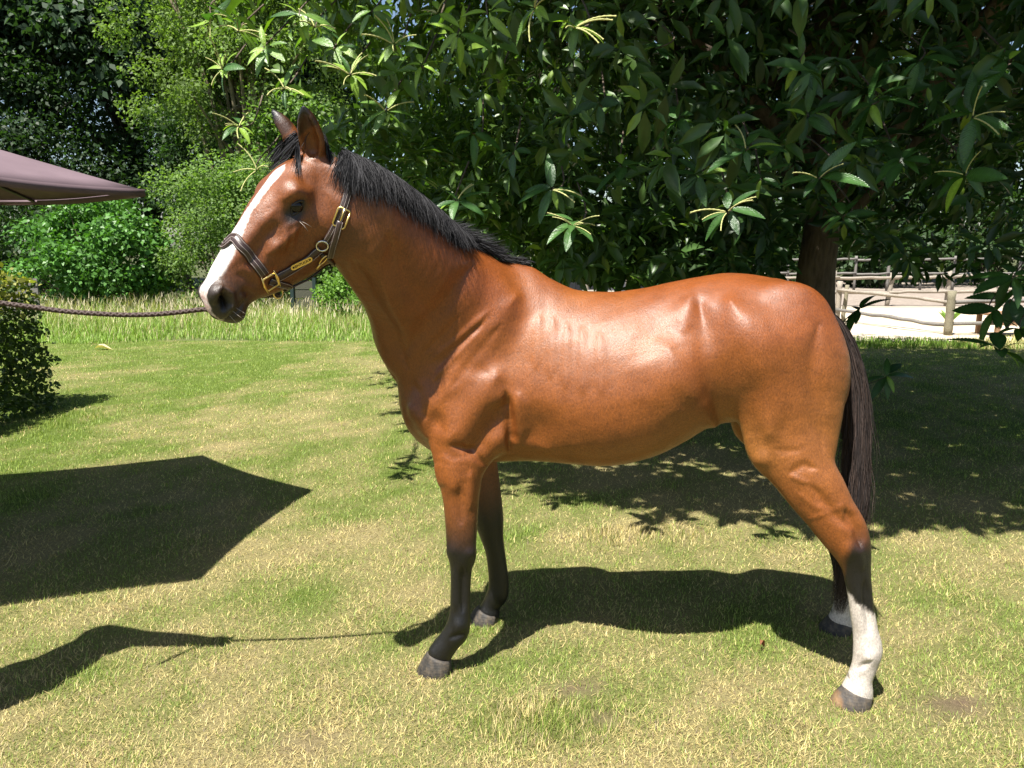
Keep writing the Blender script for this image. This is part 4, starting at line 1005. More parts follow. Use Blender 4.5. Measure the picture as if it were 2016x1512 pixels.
# ---- surface nets
def surface_nets(f):
    neg = f < 0
    c = neg[:-1, :-1, :-1].astype(np.uint8)
    for dx in (0, 1):
        for dy in (0, 1):
            for dz in (0, 1):
                if dx + dy + dz: c += neg[dx:neg.shape[0] - 1 + dx, dy:neg.shape[1] - 1 + dy, dz:neg.shape[2] - 1 + dz]
    act = np.argwhere((c > 0) & (c < 8)); del c
    acc = np.zeros((len(act), 3)); cnt = np.zeros(len(act))
    corner = {}
    for dx in (0, 1):
        for dy in (0, 1):
            for dz in (0, 1): corner[dx, dy, dz] = f[act[:, 0] + dx, act[:, 1] + dy, act[:, 2] + dz].astype(float)
    for ax in range(3):
        for u in (0, 1):
            for v in (0, 1):
                a = [0, 0, 0]; o = [k for k in range(3) if k != ax]; a[o[0]], a[o[1]] = u, v
                b = list(a); b[ax] = 1
                fa, fb_ = corner[tuple(a)], corner[tuple(b)]
                m = (fa < 0) != (fb_ < 0)
                t = np.where(m, fa / np.where(m, fa - fb_, 1), 0)
                pt = np.tile(np.array(a, float), (len(act), 1)); pt[:, ax] = t
                acc += np.where(m[:, None], pt, 0); cnt += m
    V = (act + acc / cnt[:, None]) * VS + G_MIN
    idx = np.full(np.array(f.shape) - 1, -1, dtype=np.int32); idx[act[:, 0], act[:, 1], act[:, 2]] = np.arange(len(act))
    quads = []
    for ax in range(3):
        sa = [slice(1, -1)] * 3; sb = [slice(1, -1)] * 3
        sa[ax] = slice(0, -1); sb[ax] = slice(1, None)
        A, B = neg[tuple(sa)], neg[tuple(sb)]
        e = np.argwhere(A != B); inn = A[A != B]
        e[:, [k for k in range(3) if k != ax]] += 1
        o = [k for k in range(3) if k != ax]
        def cell(u, v):
            g = e.copy(); g[:, o[0]] -= u; g[:, o[1]] -= v; return idx[g[:, 0], g[:, 1], g[:, 2]]
        q = np.stack([cell(0, 0), cell(1, 0), cell(1, 1), cell(0, 1)], 1)
        flip = inn if ax != 1 else ~inn
        q[~flip] = q[~flip][:, ::-1]
        quads.append(q)
    q = np.concatenate(quads); return V, q[(q >= 0).all(1)]

hv, hq = surface_nets(field)
del field; field = None

def mesh_edges(q):
    e = np.concatenate([q[:, [0, 1]], q[:, [1, 2]], q[:, [2, 3]], q[:, [3, 0]]]); return e
HE = mesh_edges(hq)
def laplace(V, val=None):
    src = V if val is None else val
    acc = np.zeros_like(src); cnt = np.zeros(len(src))
    for a, b in ((0, 1), (1, 0)):
        for k in range(src.shape[1]): acc[:, k] += np.bincount(HE[:, a], src[HE[:, b], k], len(src))
        cnt += np.bincount(HE[:, a], minlength=len(src))
    return acc / np.maximum(cnt, 1)[:, None]
def normals(V):
    n = np.cross(V[hq[:, 2]] - V[hq[:, 0]], V[hq[:, 3]] - V[hq[:, 1]]); N = np.zeros_like(V)
    for j in range(4):
        for k in range(3): N[:, k] += np.bincount(hq[:, j], n[:, k], len(V))
    return N / np.maximum(np.linalg.norm(N, axis=1), 1e-9)[:, None]
for lam in (.5, -.5, .5, -.5, .5, -.3, .5, -.4): hv = hv + lam * (laplace(hv) - hv)
hn = normals(hv)
# ---- muscles, grooves, veins: small displacements along the normal, traced on one side and mirrored to the other
def seg_dist(P, pts):
    pts = np.asarray(pts, float)
    if len(pts) == 1: return np.linalg.norm(P - pts[0], axis=1)
    best = np.full(len(P), 1e9); arc = np.zeros(len(P)); cum = 0.0
    tot = sum(np.linalg.norm(b - a) for a, b in zip(pts[:-1], pts[1:]))
    for a, b in zip(pts[:-1], pts[1:]):
        ab = b - a; t = np.clip(((P - a) @ ab) / max(ab @ ab, 1e-9), 0, 1)
        dd_ = np.linalg.norm(P - (a + t[:, None] * ab), axis=1); L_ = np.linalg.norm(ab)
        arc = np.where(dd_ < best, (cum + t * L_) / tot, arc); best = np.minimum(best, dd_); cum += L_
    fade = np.clip(np.minimum(arc, 1 - arc) / .25, 0, 1)              # strokes run out softly at both ends
    return best + (1 - fade) ** 2 * (best * .6 + .18 * tot * .35)
STROKES = [
    ([(935, 520), (890, 580), (840, 640), (800, 690)], 15, -.008), ([(1015, 585), (985, 625), (925, 700), (872, 785)], 18, .006),
    ([(968, 606), (905, 662), (840, 716)], 4.5, .0032), ([(958, 628), (900, 686), (856, 730)], 4.5, -.0038), ([(948, 648), (890, 706), (850, 752)], 5, .0032), ([(905, 622), (868, 664), (828, 700)], 5, -.0028), ([(985, 640), (930, 705), (885, 770)], 7, -.003),
    ([(857, 828)], 13, -.007), ([(975, 745), (940, 800), (890, 860)], 30, .016), ([(990, 800), (965, 840), (930, 885)], 17, -.013), ([(996, 770), (1003, 820), (1005, 860), (1004, 890)], 6, -.012), ([(1022, 780), (1026, 860)], 11, .006),
    ([(880, 905), (892, 955)], 20, .008), ([(892, 876), (932, 890), (957, 916)], 6, -.007), ([(905, 960), (908, 1030)], 6, -.004), ([(928, 930), (924, 1000)], 7, .004),
    ([(1062, 846)], 28, -.010), ([(1008, 872), (1080, 884)], 8, .004),
    ([(1062, 625), (1056, 720)], 9, .003), ([(1088, 630), (1084, 740)], 9, .003), ([(1116, 640), (1114, 760)], 9, .003), ([(1146, 650), (1148, 770)], 10, .0028), ([(1180, 660), (1184, 770)], 10, .0026),
    ([(1362, 586), (1350, 642)], 13, .0026), ([(1360, 588), (1334, 614), (1340, 648)], 10, .0013), ([(1362, 590)], 18, .0022), ([(1305, 648)], 34, -.007),
    ([(1378, 600), (1396, 690), (1406, 780), (1414, 824)], 22, -.014), ([(1310, 690), (1325, 760), (1330, 800)], 36, .006), ([(1440, 600), (1490, 680), (1510, 770), (1515, 850)], 30, .015), ([(1448, 600), (1478, 650), (1492, 700)], 18, -.0012),
    ([(1612, 640), (1600, 740), (1610, 830), (1622, 885)], 14, -.007), ([(1318, 690), (1345, 758), (1398, 808), (1428, 842)], 18, .004), ([(1342, 778), (1340, 808)], 5, -.0009), ([(1356, 780), (1352, 812)], 5, -.0009),
    ([(1500, 905)], 12, .007), ([(1528, 886), (1572, 888)], 5, -.002), ([(1556, 930), (1582, 916), (1604, 922)], 6, -.004), ([(1565, 968), (1608, 1000), (1636, 1004)], 3.8, .0018), ([(1588, 1022), (1640, 1008), (1664, 990)], 3.8, .0018), ([(1560, 940), (1590, 950)], 4, .003),
    ([(1600, 960), (1642, 1012), (1672, 1036)], 8, -.006), ([(1668, 1008), (1690, 1046), (1694, 1075)], 8, -.011), ([(1672, 1086)], 12, .006), ([(1690, 1072), (1697, 1120)], 5, .004),
    ([(1703, 1140), (1712, 1256)], 4.5, -.007), ([(1690, 1150), (1694, 1260)], 4, .0025), ([(1712, 1296)], 9, .005), ([(1690, 1316), (1714, 1302)], 4, -.005), ([(1700, 1335)], 8, -.003),
    ([(888, 1086)], 10, .005), ([(926, 1090)], 8, .005), ([(911, 1118), (911, 1205)], 4.5, -.007), ([(896, 1120), (896, 1200)], 5, .003), ([(906, 1232)], 9, .005), ([(888, 1256), (912, 1248)], 4, -.005),
    ([(690, 505), (730, 585), (775, 662), (800, 722)], 11, -.009), ([(722, 440), (750, 540), (790, 640)], 14, .007), ([(742, 520), (772, 600)], 5, .003), ([(765, 470), (800, 560), (850, 620)], 14, -.005),
    ([(806, 800), (840, 858)], 7, .005), ([(815, 760), (835, 820)], 10, -.005), ([(1406, 834)], 9, .010),
]
hn_blur = hn.copy()
for _ in range(6): hn_blur = laplace(hn_blur)
hn_blur /= np.linalg.norm(hn_blur, axis=1)[:, None]
hc = to_head(hv)
def sstep(x, a, b):
    t = np.clip((x - a) / (b - a), 0, 1); return t * t * (3 - 2 * t)
headness = sstep(hc[:, 0], .0, .12) * (hc[:, 0] < .75) * sstep(-np.abs(hc[:, 2]), -.22, -.16) * sstep(hc[:, 1] - .35 * np.minimum(hc[:, 0], .3), -.42, -.30) * (hc[:, 1] < .12)
disp = np.zeros(len(hv))
for sgn in (-1, 1):
    side = np.clip((hn_blur[:, 1] * sgn - .1) / .4, 0, 1) * (1 - np.clip(headness * 1.5, 0, 1))
    m = side > 0
    Q = hv[m].copy(); Q[:, 1] *= -sgn if sgn > 0 else 1
    U = project_np(h2w(Q))
    dd = np.zeros(len(Q))
    for pts, sig, amp in STROKES:
        g = seg_dist(U, pts); dd += amp * 1.7 * np.exp(-(g / sig) ** 2 * .5) * (g < 4 * sig)
    disp[m] += dd * side[m]
H_STROKES = [
    ([(.200, -.062)], .021, -.009), ([(.115, -.035)], .020, -.008), ([(.17, -.022), (.205, -.018)], .012, .004), ([(.235, -.055)], .014, -.005),
    ([(.24, -.104), (.30, -.098), (.365, -.088)], .009, .005), ([(.29, -.05), (.42, -.062)], .019, -.008), ([(.25, -.02), (.36, -.02), (.47, -.028)], .012, .004),
    ([(.215, -.10), (.27, -.075), (.335, -.125)], .006, .003), ([(.255, -.095), (.30, -.135)], .006, .0025), ([(.10, -.11), (.13, -.20), (.24, -.235), (.30, -.19)], .02, .004), ([(.32, -.15), (.40, -.145)], .02, -.004),
    ([(.545, -.052), (.562, -.066), (.578, -.082)], .0115, -.030), ([(.528, -.05), (.533, -.075), (.555, -.096), (.58, -.098)], .007, .006), ([(.53, -.036), (.565, -.046)], .007, .004),
    ([(.606, -.115), (.565, -.128), (.50, -.128)], .0045, -.008), ([(.50, -.10), (.49, -.14)], .007, -.004), ([(.515, -.105), (.52, -.125)], .009, .004), ([(.47, -.06), (.46, -.12)], .012, -.004), ([(.06, -.05), (.07, -.15)], .02, -.006),
]
for sgn in (1, -1):
    side = headness * np.clip((hc[:, 2] * sgn - .004) / .02, 0, 1); m = side > 0; dd = np.zeros(m.sum())
    for pts, sig, amp in H_STROKES:
        g = seg_dist(hc[m][:, :2], pts); dd += amp * 1.35 * np.exp(-(g / sig) ** 2 * .5) * (g < 4 * sig)
    disp[m] += dd * side[m]
# skin is never perfectly even
def vnoise(P, scale, seed):
    r = np.random.default_rng(seed); out = np.zeros(len(P))
    for _ in range(6):
        k = r.normal(0, 1, 3) * scale; out += np.sin(P @ k + r.uniform(0, 6.28))
    return out / 6
disp += vnoise(hv, 26, 3) * .0016 + vnoise(hv, 70, 4) * .0005
hv = hv + disp[:, None] * hn_blur
hv = hv + .35 * (laplace(hv) - hv)
hn = normals(hv)
hc = to_head(hv)

# ---- coat: bay with black points, a blaze, white hind stockings
def blend(base, col, w): return base * (1 - w[:, None]) + np.asarray(col) * w[:, None]
U = project_np(h2w(hv))
n1, n2, n3 = vnoise(hv, 5, 11), vnoise(hv, 18, 12), vnoise(hv, 160, 13)
s_, l_, z_ = hv[:, 0], hv[:, 1], hv[:, 2]
coat = np.tile(np.array([.285, .084, .0185]), (len(hv), 1))
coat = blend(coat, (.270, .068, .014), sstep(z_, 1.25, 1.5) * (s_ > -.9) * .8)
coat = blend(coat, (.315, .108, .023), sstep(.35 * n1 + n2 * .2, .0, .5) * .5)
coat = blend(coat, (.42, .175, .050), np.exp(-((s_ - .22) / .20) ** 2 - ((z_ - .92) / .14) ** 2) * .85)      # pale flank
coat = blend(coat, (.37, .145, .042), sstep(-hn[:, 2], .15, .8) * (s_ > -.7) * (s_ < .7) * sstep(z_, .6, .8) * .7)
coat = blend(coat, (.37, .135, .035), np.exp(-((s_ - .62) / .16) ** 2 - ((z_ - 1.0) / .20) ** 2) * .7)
coat = blend(coat, (.12, .036, .012), sstep(-s_, .78, .98) * (1 - headness) * .30)                         # neck shade painted into the coat
BLACK = np.array([.0048, .0036, .0035])
fore = s_ < -.2
coat = blend(coat, (.09, .033, .014), sstep(-z_ + .02 * n2, -.78, -.56) * fore * .9)
coat = blend(coat, BLACK * 1.5, sstep(-z_ + .03 * n2 + .01 * n3, -.64, -.50) * fore)
hind = ~fore
rear = np.where(l_ < 0, (U[:, 0] - np.interp(U[:, 1], [990, 1040, 1075, 1110, 1150], [1690, 1678, 1668, 1655, 1650])) / 20, 1)
coat = blend(coat, BLACK * 1.6, sstep(-z_ + .02 * n2, -.72, -.58) * hind * np.clip(rear + .2 + .3 * n2, 0, 1))
coat = blend(coat, BLACK * 1.5, sstep(-z_ + .02 * n2, -.50, -.41) * hind)
WHITE = np.array([.72, .64, .70])
stock = np.where(l_ < 0, .392, .24)
wmask = sstep(stock - z_ + .016 * n3 + .022 * n2 + .05 * np.clip(-(U[:, 0] - 1690) / 30, -1, 1) * (l_ < 0), -.008, .012) * hind
coat = blend(coat, WHITE, wmask)
spots = np.clip(vnoise(hv, 90, 31) * 3 - .9, 0, 1) * np.exp(-((z_ - .095) / .022) ** 2)
coat = blend(coat, BLACK * 3, np.clip(spots * 2, 0, 1) * hind)
# head
a_, b_, c_ = hc.T
hm = headness
coat = blend(coat, (.205, .062, .022), hm * .5)
coat = blend(coat, (.045, .028, .021), hm * sstep(a_ + .012 * n2 - .25 * b_ * 0, .43, .54) * .92)
coat = blend(coat, (.022, .020, .020), hm * sstep(a_ + .010 * n2, .53, .58) * .8)
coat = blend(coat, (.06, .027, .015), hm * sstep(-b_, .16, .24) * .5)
coat = blend(coat, (.02, .012, .009), hm * np.clip(1.9 * np.exp(-((a_ - .215) / .042) ** 2 - ((b_ + .066) / .024) ** 2), 0, 1) * (np.abs(c_) > .05) * .97)
bl_w = np.interp(a_, [.095, .12, .17, .24, .30, .38, .45, .52, .57, .60], [.0, .021, .022, .018, .021, .030, .036, .033, .026, .019])
bl_c = np.interp(a_, [.09, .2, .3, .4, .5, .6], [.014, .012, .010, .010, .006, .0])
top_ = b_ - np.interp(a_, [t[0] for t in hd_top], [t[1] for t in hd_top])
blaze = sstep(bl_w - np.abs(c_ - bl_c) + .0055 * n3 + .006 * n2, -.003, .004) * sstep(top_, -.055, -.04) * (a_ > .09) * (a_ < .61) * hm
coat = blend(coat, (.88, .83, .96), blaze)
coat = blend(coat, (.66, .40, .42), blaze * sstep(a_, .555, .575) * np.clip(.6 + vnoise(hv, 120, 77), 0, 1))
nost = np.exp(-((a_ - .562) / .016) ** 2 - ((b_ + .067) / .019) ** 2) * (np.abs(c_) > .02) * hm
coat = blend(coat, (.012, .010, .010), np.clip(nost * 1.6, 0, 1))
# ears: dark rims and tips
earm = sstep(b_, .035, .05) * (np.abs(a_) < .2) * (np.abs(c_) < .2)
coat = blend(coat, (.05, .021, .012), earm * .9)
coat = blend(coat, BLACK * 1.4, sstep(b_ + .01 * n2, .075, .10) * (np.abs(a_) < .2) * (np.abs(c_) < .2))
coat *= (1 + .10 * n2 + .06 * n3)[:, None]
coat = np.clip(coat * np.array([.60, .605, .50]), .004, .9)
gloss = 1 - np.clip(wmask + blaze, 0, 1)

def coat_material():
    m = NT('horse_coat'); tint = m.attr('tint')
    v = m.coords('Object', (1, 1, 1))
    fine = m.noise(m.coords('Object', (190, 190, 95)), 1.0, 4, .8)
    mid = m.noise(v, 34, 4, .6); hairlay = m.noise(m.coords('Object', (60, 60, 22)), 1.0, 5, .7)
    vo = m.n('ShaderNodeTexVoronoi'); vo.feature = 'SMOOTH_F1'; vo.inputs['Scale'].default_value = 21; vo.inputs['Smoothness'].default_value = .7; m.l(v, vo.inputs['Vector'])
    dap = m.ramp(vo.outputs['Distance'], [(.1, (.86, .84, .82)), (.6, (1.1, 1.1, 1.1))])
    c = m.mix(1.0, tint, m.ramp(fine, [(.28, (.52, .52, .52)), (.72, (1.42, 1.40, 1.36))]), 'MULTIPLY')
    c = m.mix(.6, c, m.mix(1.0, c, dap, 'MULTIPLY'))
    h = m.math('ADD', m.math('MULTIPLY', fine, .9), m.math('ADD', m.math('MULTIPLY', mid, .15), m.math('MULTIPLY', hairlay, .4)))
    rough = m.ramp(m.math('ADD', m.math('MULTIPLY', hairlay, .6), m.math('MULTIPLY', mid, .4)), [(.30, (.36, .36, .36)), (.70, (.55, .55, .55))])
    sh = m.bsdf(c, rough, m.bump(h, .6, .0040), .35)
    pb = sh.node; pb.inputs['Coat Weight'].default_value = .30; pb.inputs['Coat Roughness'].default_value = .26; pb.inputs['Coat IOR'].default_value = 1.45
    m.l(m.bump(h, .35, .0035), pb.inputs['Coat Normal'])
    return m.finish(sh)
M_COAT = coat_material()
horse = empty('horse', (*H_O, 0), -H_TH)
tag(horse, 'bay horse with white blaze and white hind stockings standing on the lawn', 'horse')
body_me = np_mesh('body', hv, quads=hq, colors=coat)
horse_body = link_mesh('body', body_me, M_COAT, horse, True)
hw = [Vector(p) for p in hv.tolist()]
H_BVH = BVHTree.FromPolygons(hw, hq.tolist())
def snap(p, off=0.0):
    c, n, i, d = H_BVH.find_nearest(Vector(p))
    return c + n * off, n

def on_head(a, b, sgn):
    o = Vector(head_pt(a, b, .3 * sgn)); c, n, i, d = H_BVH.ray_cast(o, Vector(-HC * sgn)); return c, n
# ---- eyes
M_EYE = NT('horse_eye'); M_EYE = M_EYE.finish(M_EYE.bsdf((.008, .005, .004), .06, None, .35))
def uv_sphere(name, c, r, mat, parent, scale=(1, 1, 1), rings=14, seg=20):
    bm = bmesh.new(); bmesh.ops.create_uvsphere(bm, u_segments=seg, v_segments=rings, radius=r)
    for v in bm.verts: v.co = Vector((v.co.x * scale[0], v.co.y * scale[1], v.co.z * scale[2]))
    me = bpy.data.meshes.new(name); bm.to_mesh(me); bm.free()
    o = link_mesh(name, me, mat, parent, True); o.location = c; return o
for sgn in (1, -1):
    p, n = on_head(.200, -.062, sgn)
    uv_sphere('eye', p - n * .0125, .0245, M_EYE, horse)
M_LID = simple_mat('eyelid_skin', (.012, .009, .008), .45, .5)
def tube(name, pts, rad, mat, parent, seg=6, closed_ends=True):
    """tapering tube through points (local to parent)"""
    pts = np.asarray(pts, float); rad = np.broadcast_to(np.asarray(rad, float), (len(pts),))
    T = np.gradient(pts, axis=0); T /= np.maximum(np.linalg.norm(T, axis=1), 1e-9)[:, None]
    ref = np.array([0, 0, 1.0]) if abs(T[0, 2]) < .9 else np.array([1.0, 0, 0])
    V = []
    for p, t, r in zip(pts, T, rad):
        u = np.cross(ref, t); u /= max(np.linalg.norm(u), 1e-9); w = np.cross(t, u); ref = w if abs(w @ t) < .9 else ref
        for k in range(seg):
            a = 2 * math.pi * k / seg; V.append(p + r * (math.cos(a) * u + math.sin(a) * w))
    Q = []
    for i in range(len(pts) - 1):
        for k in range(seg): Q.append((i * seg + k, i * seg + (k + 1) % seg, (i + 1) * seg + (k + 1) % seg, (i + 1) * seg + k))
    T3 = []
    n = len(V); V.append(pts[0]); V.append(pts[-1])
    for k in range(seg):
        T3.append((n, (k + 1) % seg, k)); b = (len(pts) - 1) * seg; T3.append((n + 1, b + k, b + (k + 1) % seg))
    me = np_mesh(name, np.array(V), tris=T3, quads=Q)
    return link_mesh(name, me, mat, parent, True)
for sgn in (1, -1):
    for nm, prof in (('upper_eyelid', [(-.026, -.002), (-.016, .009), (-.002, .0135), (.012, .009), (.028, -.004)]), ('lower_eyelid', [(-.026, -.002), (-.014, -.009), (.002, -.0125), (.016, -.010), (.030, -.005)])):
        pts = []
        for da, db in catmull(prof, 4):
            p, n = on_head(.200 + da, -.062 + db, sgn); pts.append(p + n * .0005)
        tube(nm, pts, [.0022 + .0024 * math.sin(math.pi * i / (len(pts) - 1)) for i in range(len(pts))], M_LID, horse)

# ---- hooves
def hoof_mat(name, stops):
    m = NT(name); f = m.noise(m.coords('Object', (60, 60, 8)), 1.0, 5, .7); dirt = m.noise(m.coords('Object'), 45, 5, .7)
    sep = m.n('ShaderNodeSeparateXYZ'); tc = m.n('ShaderNodeTexCoord'); m.l(tc.outputs['Object'], sep.inputs[0])
    g = m.math('ADD', m.math('MULTIPLY', sep.outputs['X'], 6.0), m.math('ADD', m.math('MULTIPLY', f, .22), .35))
    c = m.mix(m.ramp(dirt, [(.42, (0, 0, 0)), (.68, (.75, .75, .75))]), m.ramp(g, stops), (.11, .085, .058))
    c = m.mix(1.0, c, m.ramp(f, [(.3, (.6, .6, .6)), (.7, (1.3, 1.3, 1.3))]), 'MULTIPLY')
    rings = m.math('SINE', m.math('ADD', m.math('MULTIPLY', sep.outputs['Z'], 620.0), m.math('MULTIPLY', dirt, 6.0)))
    return m.finish(m.bsdf(c, .62, m.bump(m.math('ADD', m.math('MULTIPLY', rings, .07), m.math('ADD', f, dirt)), .55, .003), .3))
M_HOOF = hoof_mat('dark_hoof_horn', [(.0, (.026, .024, .022)), (1, (.045, .042, .038))])
M_HOOF2 = hoof_mat('two_tone_hoof_horn', [(.0, (.20, .125, .065)), (.04, (.17, .10, .055)), (.09, (.05, .045, .041)), (1, (.052, .047, .043))])
def hoof(c, yaw, mat, back=.0):
    """c: coronet centre in horse coordinates; toe points to -s"""
    rings = []
    hz = max(c[2] - .004, .055)
    for z, f, b, wd in ((0.0, -.096, .050, .064), (.006, -.095, .051, .065), (hz * .5, -.075, .053, .058), (hz * .93, -.056, .052, .051), (hz * 1.03, -.050, .047, .047), (hz * 1.06, -.03, .03, .03)):
        ring = []
        for k in range(28):
            a = 2 * math.pi * k / 28; x = (f + b) / 2 + (b - f) / 2 * math.cos(a); y = wd * math.sin(a) * (1.0 + .10 * math.cos(a))
            if math.cos(a) > .86: x -= .008
            zz = z + (0 if z < .01 else .014 * -math.cos(a))
            ring.append((x, y, zz))
        rings.append(ring)
    V = np.array(rings).reshape(-1, 3); Q = []
    for i in range(len(rings) - 1):
        for k in range(28): Q.append((i * 28 + k, i * 28 + (k + 1) % 28, (i + 1) * 28 + (k + 1) % 28, (i + 1) * 28 + k))
    n = len(V); V = np.vstack([V, [(V[:28, 0].mean(), 0, 0)], [(V[-28:, 0].mean(), 0, V[-28:, 2].mean())]])
    T3 = [(n, (k + 1) % 28, k) for k in range(28)] + [(n + 1, n - 28 + k, n - 28 + (k + 1) % 28) for k in range(28)]
    me = np_mesh('hoof', V, tris=T3, quads=Q)
    o = link_mesh('hoof', me, mat, horse, True); o.location = (c[0] + back, c[1], -.006); o.rotation_euler = (0, 0, yaw); return o
def last(st): return fb(*st[-1])
hoof(last(nf), RAD(6), M_HOOF); hoof(last(ff), RAD(-6), M_HOOF)
tag(hoof(last(nh), RAD(8), M_HOOF2), 'dark hoof with a tan stripe at the toe')
hoof(FH[-1], RAD(-8), M_HOOF)

# ---- hair
def hair_material(name, c0, c1, rough=.34):
    m = NT(name); tint = m.attr('tint')
    f = m.noise(m.coords('Object', (90, 90, 20)), 1.0, 3)
    c = m.mix(1.0, tint, m.ramp(f, [(.3, c0), (.7, c1)]), 'MULTIPLY')
    return m.finish(m.bsdf(c, rough, None, .22))
M_HAIR = hair_material('black_hair', (.75, .75, .75), (1.3, 1.3, 1.3), .72)
def hair_mesh(name, strands, width, cols, parent, mat):
    """strands: (n, k, 3) polylines -> thin tapering ribbons"""
    S = np.asarray(strands, float); n, k, _ = S.shape
    T = np.gradient(S, axis=1); T /= np.maximum(np.linalg.norm(T, axis=2, keepdims=True), 1e-9)
    rv = rng.normal(0, 1, (n, 1, 3)) + np.array([.0, -.2, .0]); side = np.cross(T, rv); side /= np.maximum(np.linalg.norm(side, axis=2, keepdims=True), 1e-9)
    taper = np.interp(np.linspace(0, 1, k), [0, .15, .7, 1], [.7, 1, .8, .12])[None, :, None]
    wdt = np.broadcast_to(np.asarray(width, float).reshape(-1, 1, 1), (n, 1, 1))
    A = S - side * taper * wdt / 2; Bv = S + side * taper * wdt / 2
    V = np.stack([A, Bv], 2).reshape(-1, 3)
    b = (np.arange(n)[:, None] * k + np.arange(k - 1)[None, :]).reshape(-1) * 2
    Q = np.stack([b, b + 1, b + 3, b + 2], 1)
    me = np_mesh(name, V, quads=Q, colors=np.repeat(cols, 2 * k, 0))
    return link_mesh(name, me, mat, parent, True)
def black_cols(n, brown=.0):
    base = np.tile(np.array([[.019, .0185, .0205]]), (n, 1)) * rng.uniform(.6, 1.5, (n, 1))
    return base * (1 - brown) + np.array([[.05, .030, .021]]) * brown * rng.uniform(.2, 1.9, (n, 1))

def grow(root, n, d0, d1, L, k, off, curl=.0):
    """one strand: leaves the skin along d0 and bends to d1, kept off above the skin"""
    P = [np.array(root)]; d0 = np.asarray(d0, float); d1 = np.asarray(d1, float); st = L / (k - 1)
    for i in range(1, k):
        t = min(1, (i / (k - 1)) * 2.2); d = d0 * (1 - t) + d1 * t; d /= np.linalg.norm(d)
        q = P[-1] + d * st
        c, nn, ix, ds = H_BVH.find_nearest(Vector(q)); v = Vector(q) - c
        o = off * min(1, i / 2.0)
        if v.dot(nn) < o: q = np.array(c + nn * o)
        P.append(q)
    return P
crest_px = [(668, 312, -.445), (702, 324, -.42), (752, 352, -.355), (803, 388, -.28), (858, 432, -.195), (912, 472, -.11), (968, 502, -.035), (1040, 520, 0)]
crest = np.array([hl(x, y - 6, l)[0] for x, y, l in crest_px]); crest_c = catmull(crest, 20)
def crest_root(t, jl):
    q = crest_c[min(int(t * (len(crest_c) - 1)), len(crest_c) - 1)] + np.array([rng.normal(0, .006), jl, .03])
    return snap(q)
strands = []
for i in range(9500):
    t = rng.uniform(.09, .72); jl = rng.normal(-.006, .012)
    r, n = crest_root(t, jl)
    L = np.interp(t, [.09, .2, .5, .66, .72], [.14, .18, .19, .17, .11]) * rng.uniform(.5, 1.05)
    lay = rng.uniform(0, 1) ** 1.2 * .036 + .003
    d0 = np.array([rng.normal(.12, .15), -1 + rng.normal(0, .2), .55 + rng.normal(0, .2)])
    clump = math.sin(t * 190) * .10 + math.sin(t * 77 + 1) * .08
    d1 = np.array([.14 + clump + rng.normal(0, .22), -.24 + rng.normal(0, .2), -1])
    strands.append(grow(r, n, d0, d1, L, 8, lay))
for i in range(1700):                                         # tufts near the withers that fall to the far side
    t = rng.uniform(.62, .985); r, n = crest_root(t, rng.normal(.004, .012))
    L = np.interp(t, [.62, .75, .9, .985], [.10, .12, .09, .035]) * rng.uniform(.6, 1.1)
    d0 = np.array([.55 + rng.normal(0, .25), rng.normal(.12, .3), .75]); d1 = np.array([1.0, .35 + rng.normal(0, .3), -.25 + rng.normal(0, .25)])
    strands.append(grow(r, n, d0, d1, L, 8, rng.uniform(.003, .022)))
hair_mesh('mane', strands, .0019, black_cols(len(strands)), horse, M_HAIR)
strands = []
for i in range(620):
    lock = rng.uniform()
    r, n = snap(head_pt(rng.normal(-.012, .014), 0.03, rng.normal(0, .022)))
    if lock < .55:   d1 = HA * .60 - HC * (.70 + rng.normal(0, .16)) - HB * .32; L = .17; d0 = HA * .8 - HC * .5 + HB * .15
    elif lock < .68: d1 = HA * 1.0 + HC * .36 - HB * .5; L = .15; d0 = HA * .8 + HC * .45 + HB * .05; r, n = snap(head_pt(rng.normal(.0, .006), 0.03, rng.normal(.010, .006)))
    else:            d1 = np.array([.10, -.1, -1.0]); L = .13; d0 = HC * .6 - HA * .4 + HB * .05; r, n = snap(head_pt(rng.normal(-.04, .008), .0, rng.normal(.030, .010)))
    jit = rng.normal(0, .07, 3)
    strands.append(grow(r, n, d0 + jit * 2, d1 + jit, L * rng.uniform(.45, 1.1), 9, rng.uniform(.002, .012)))
hair_mesh('forelock', strands, .0022, black_cols(len(strands)), horse, M_HAIR)
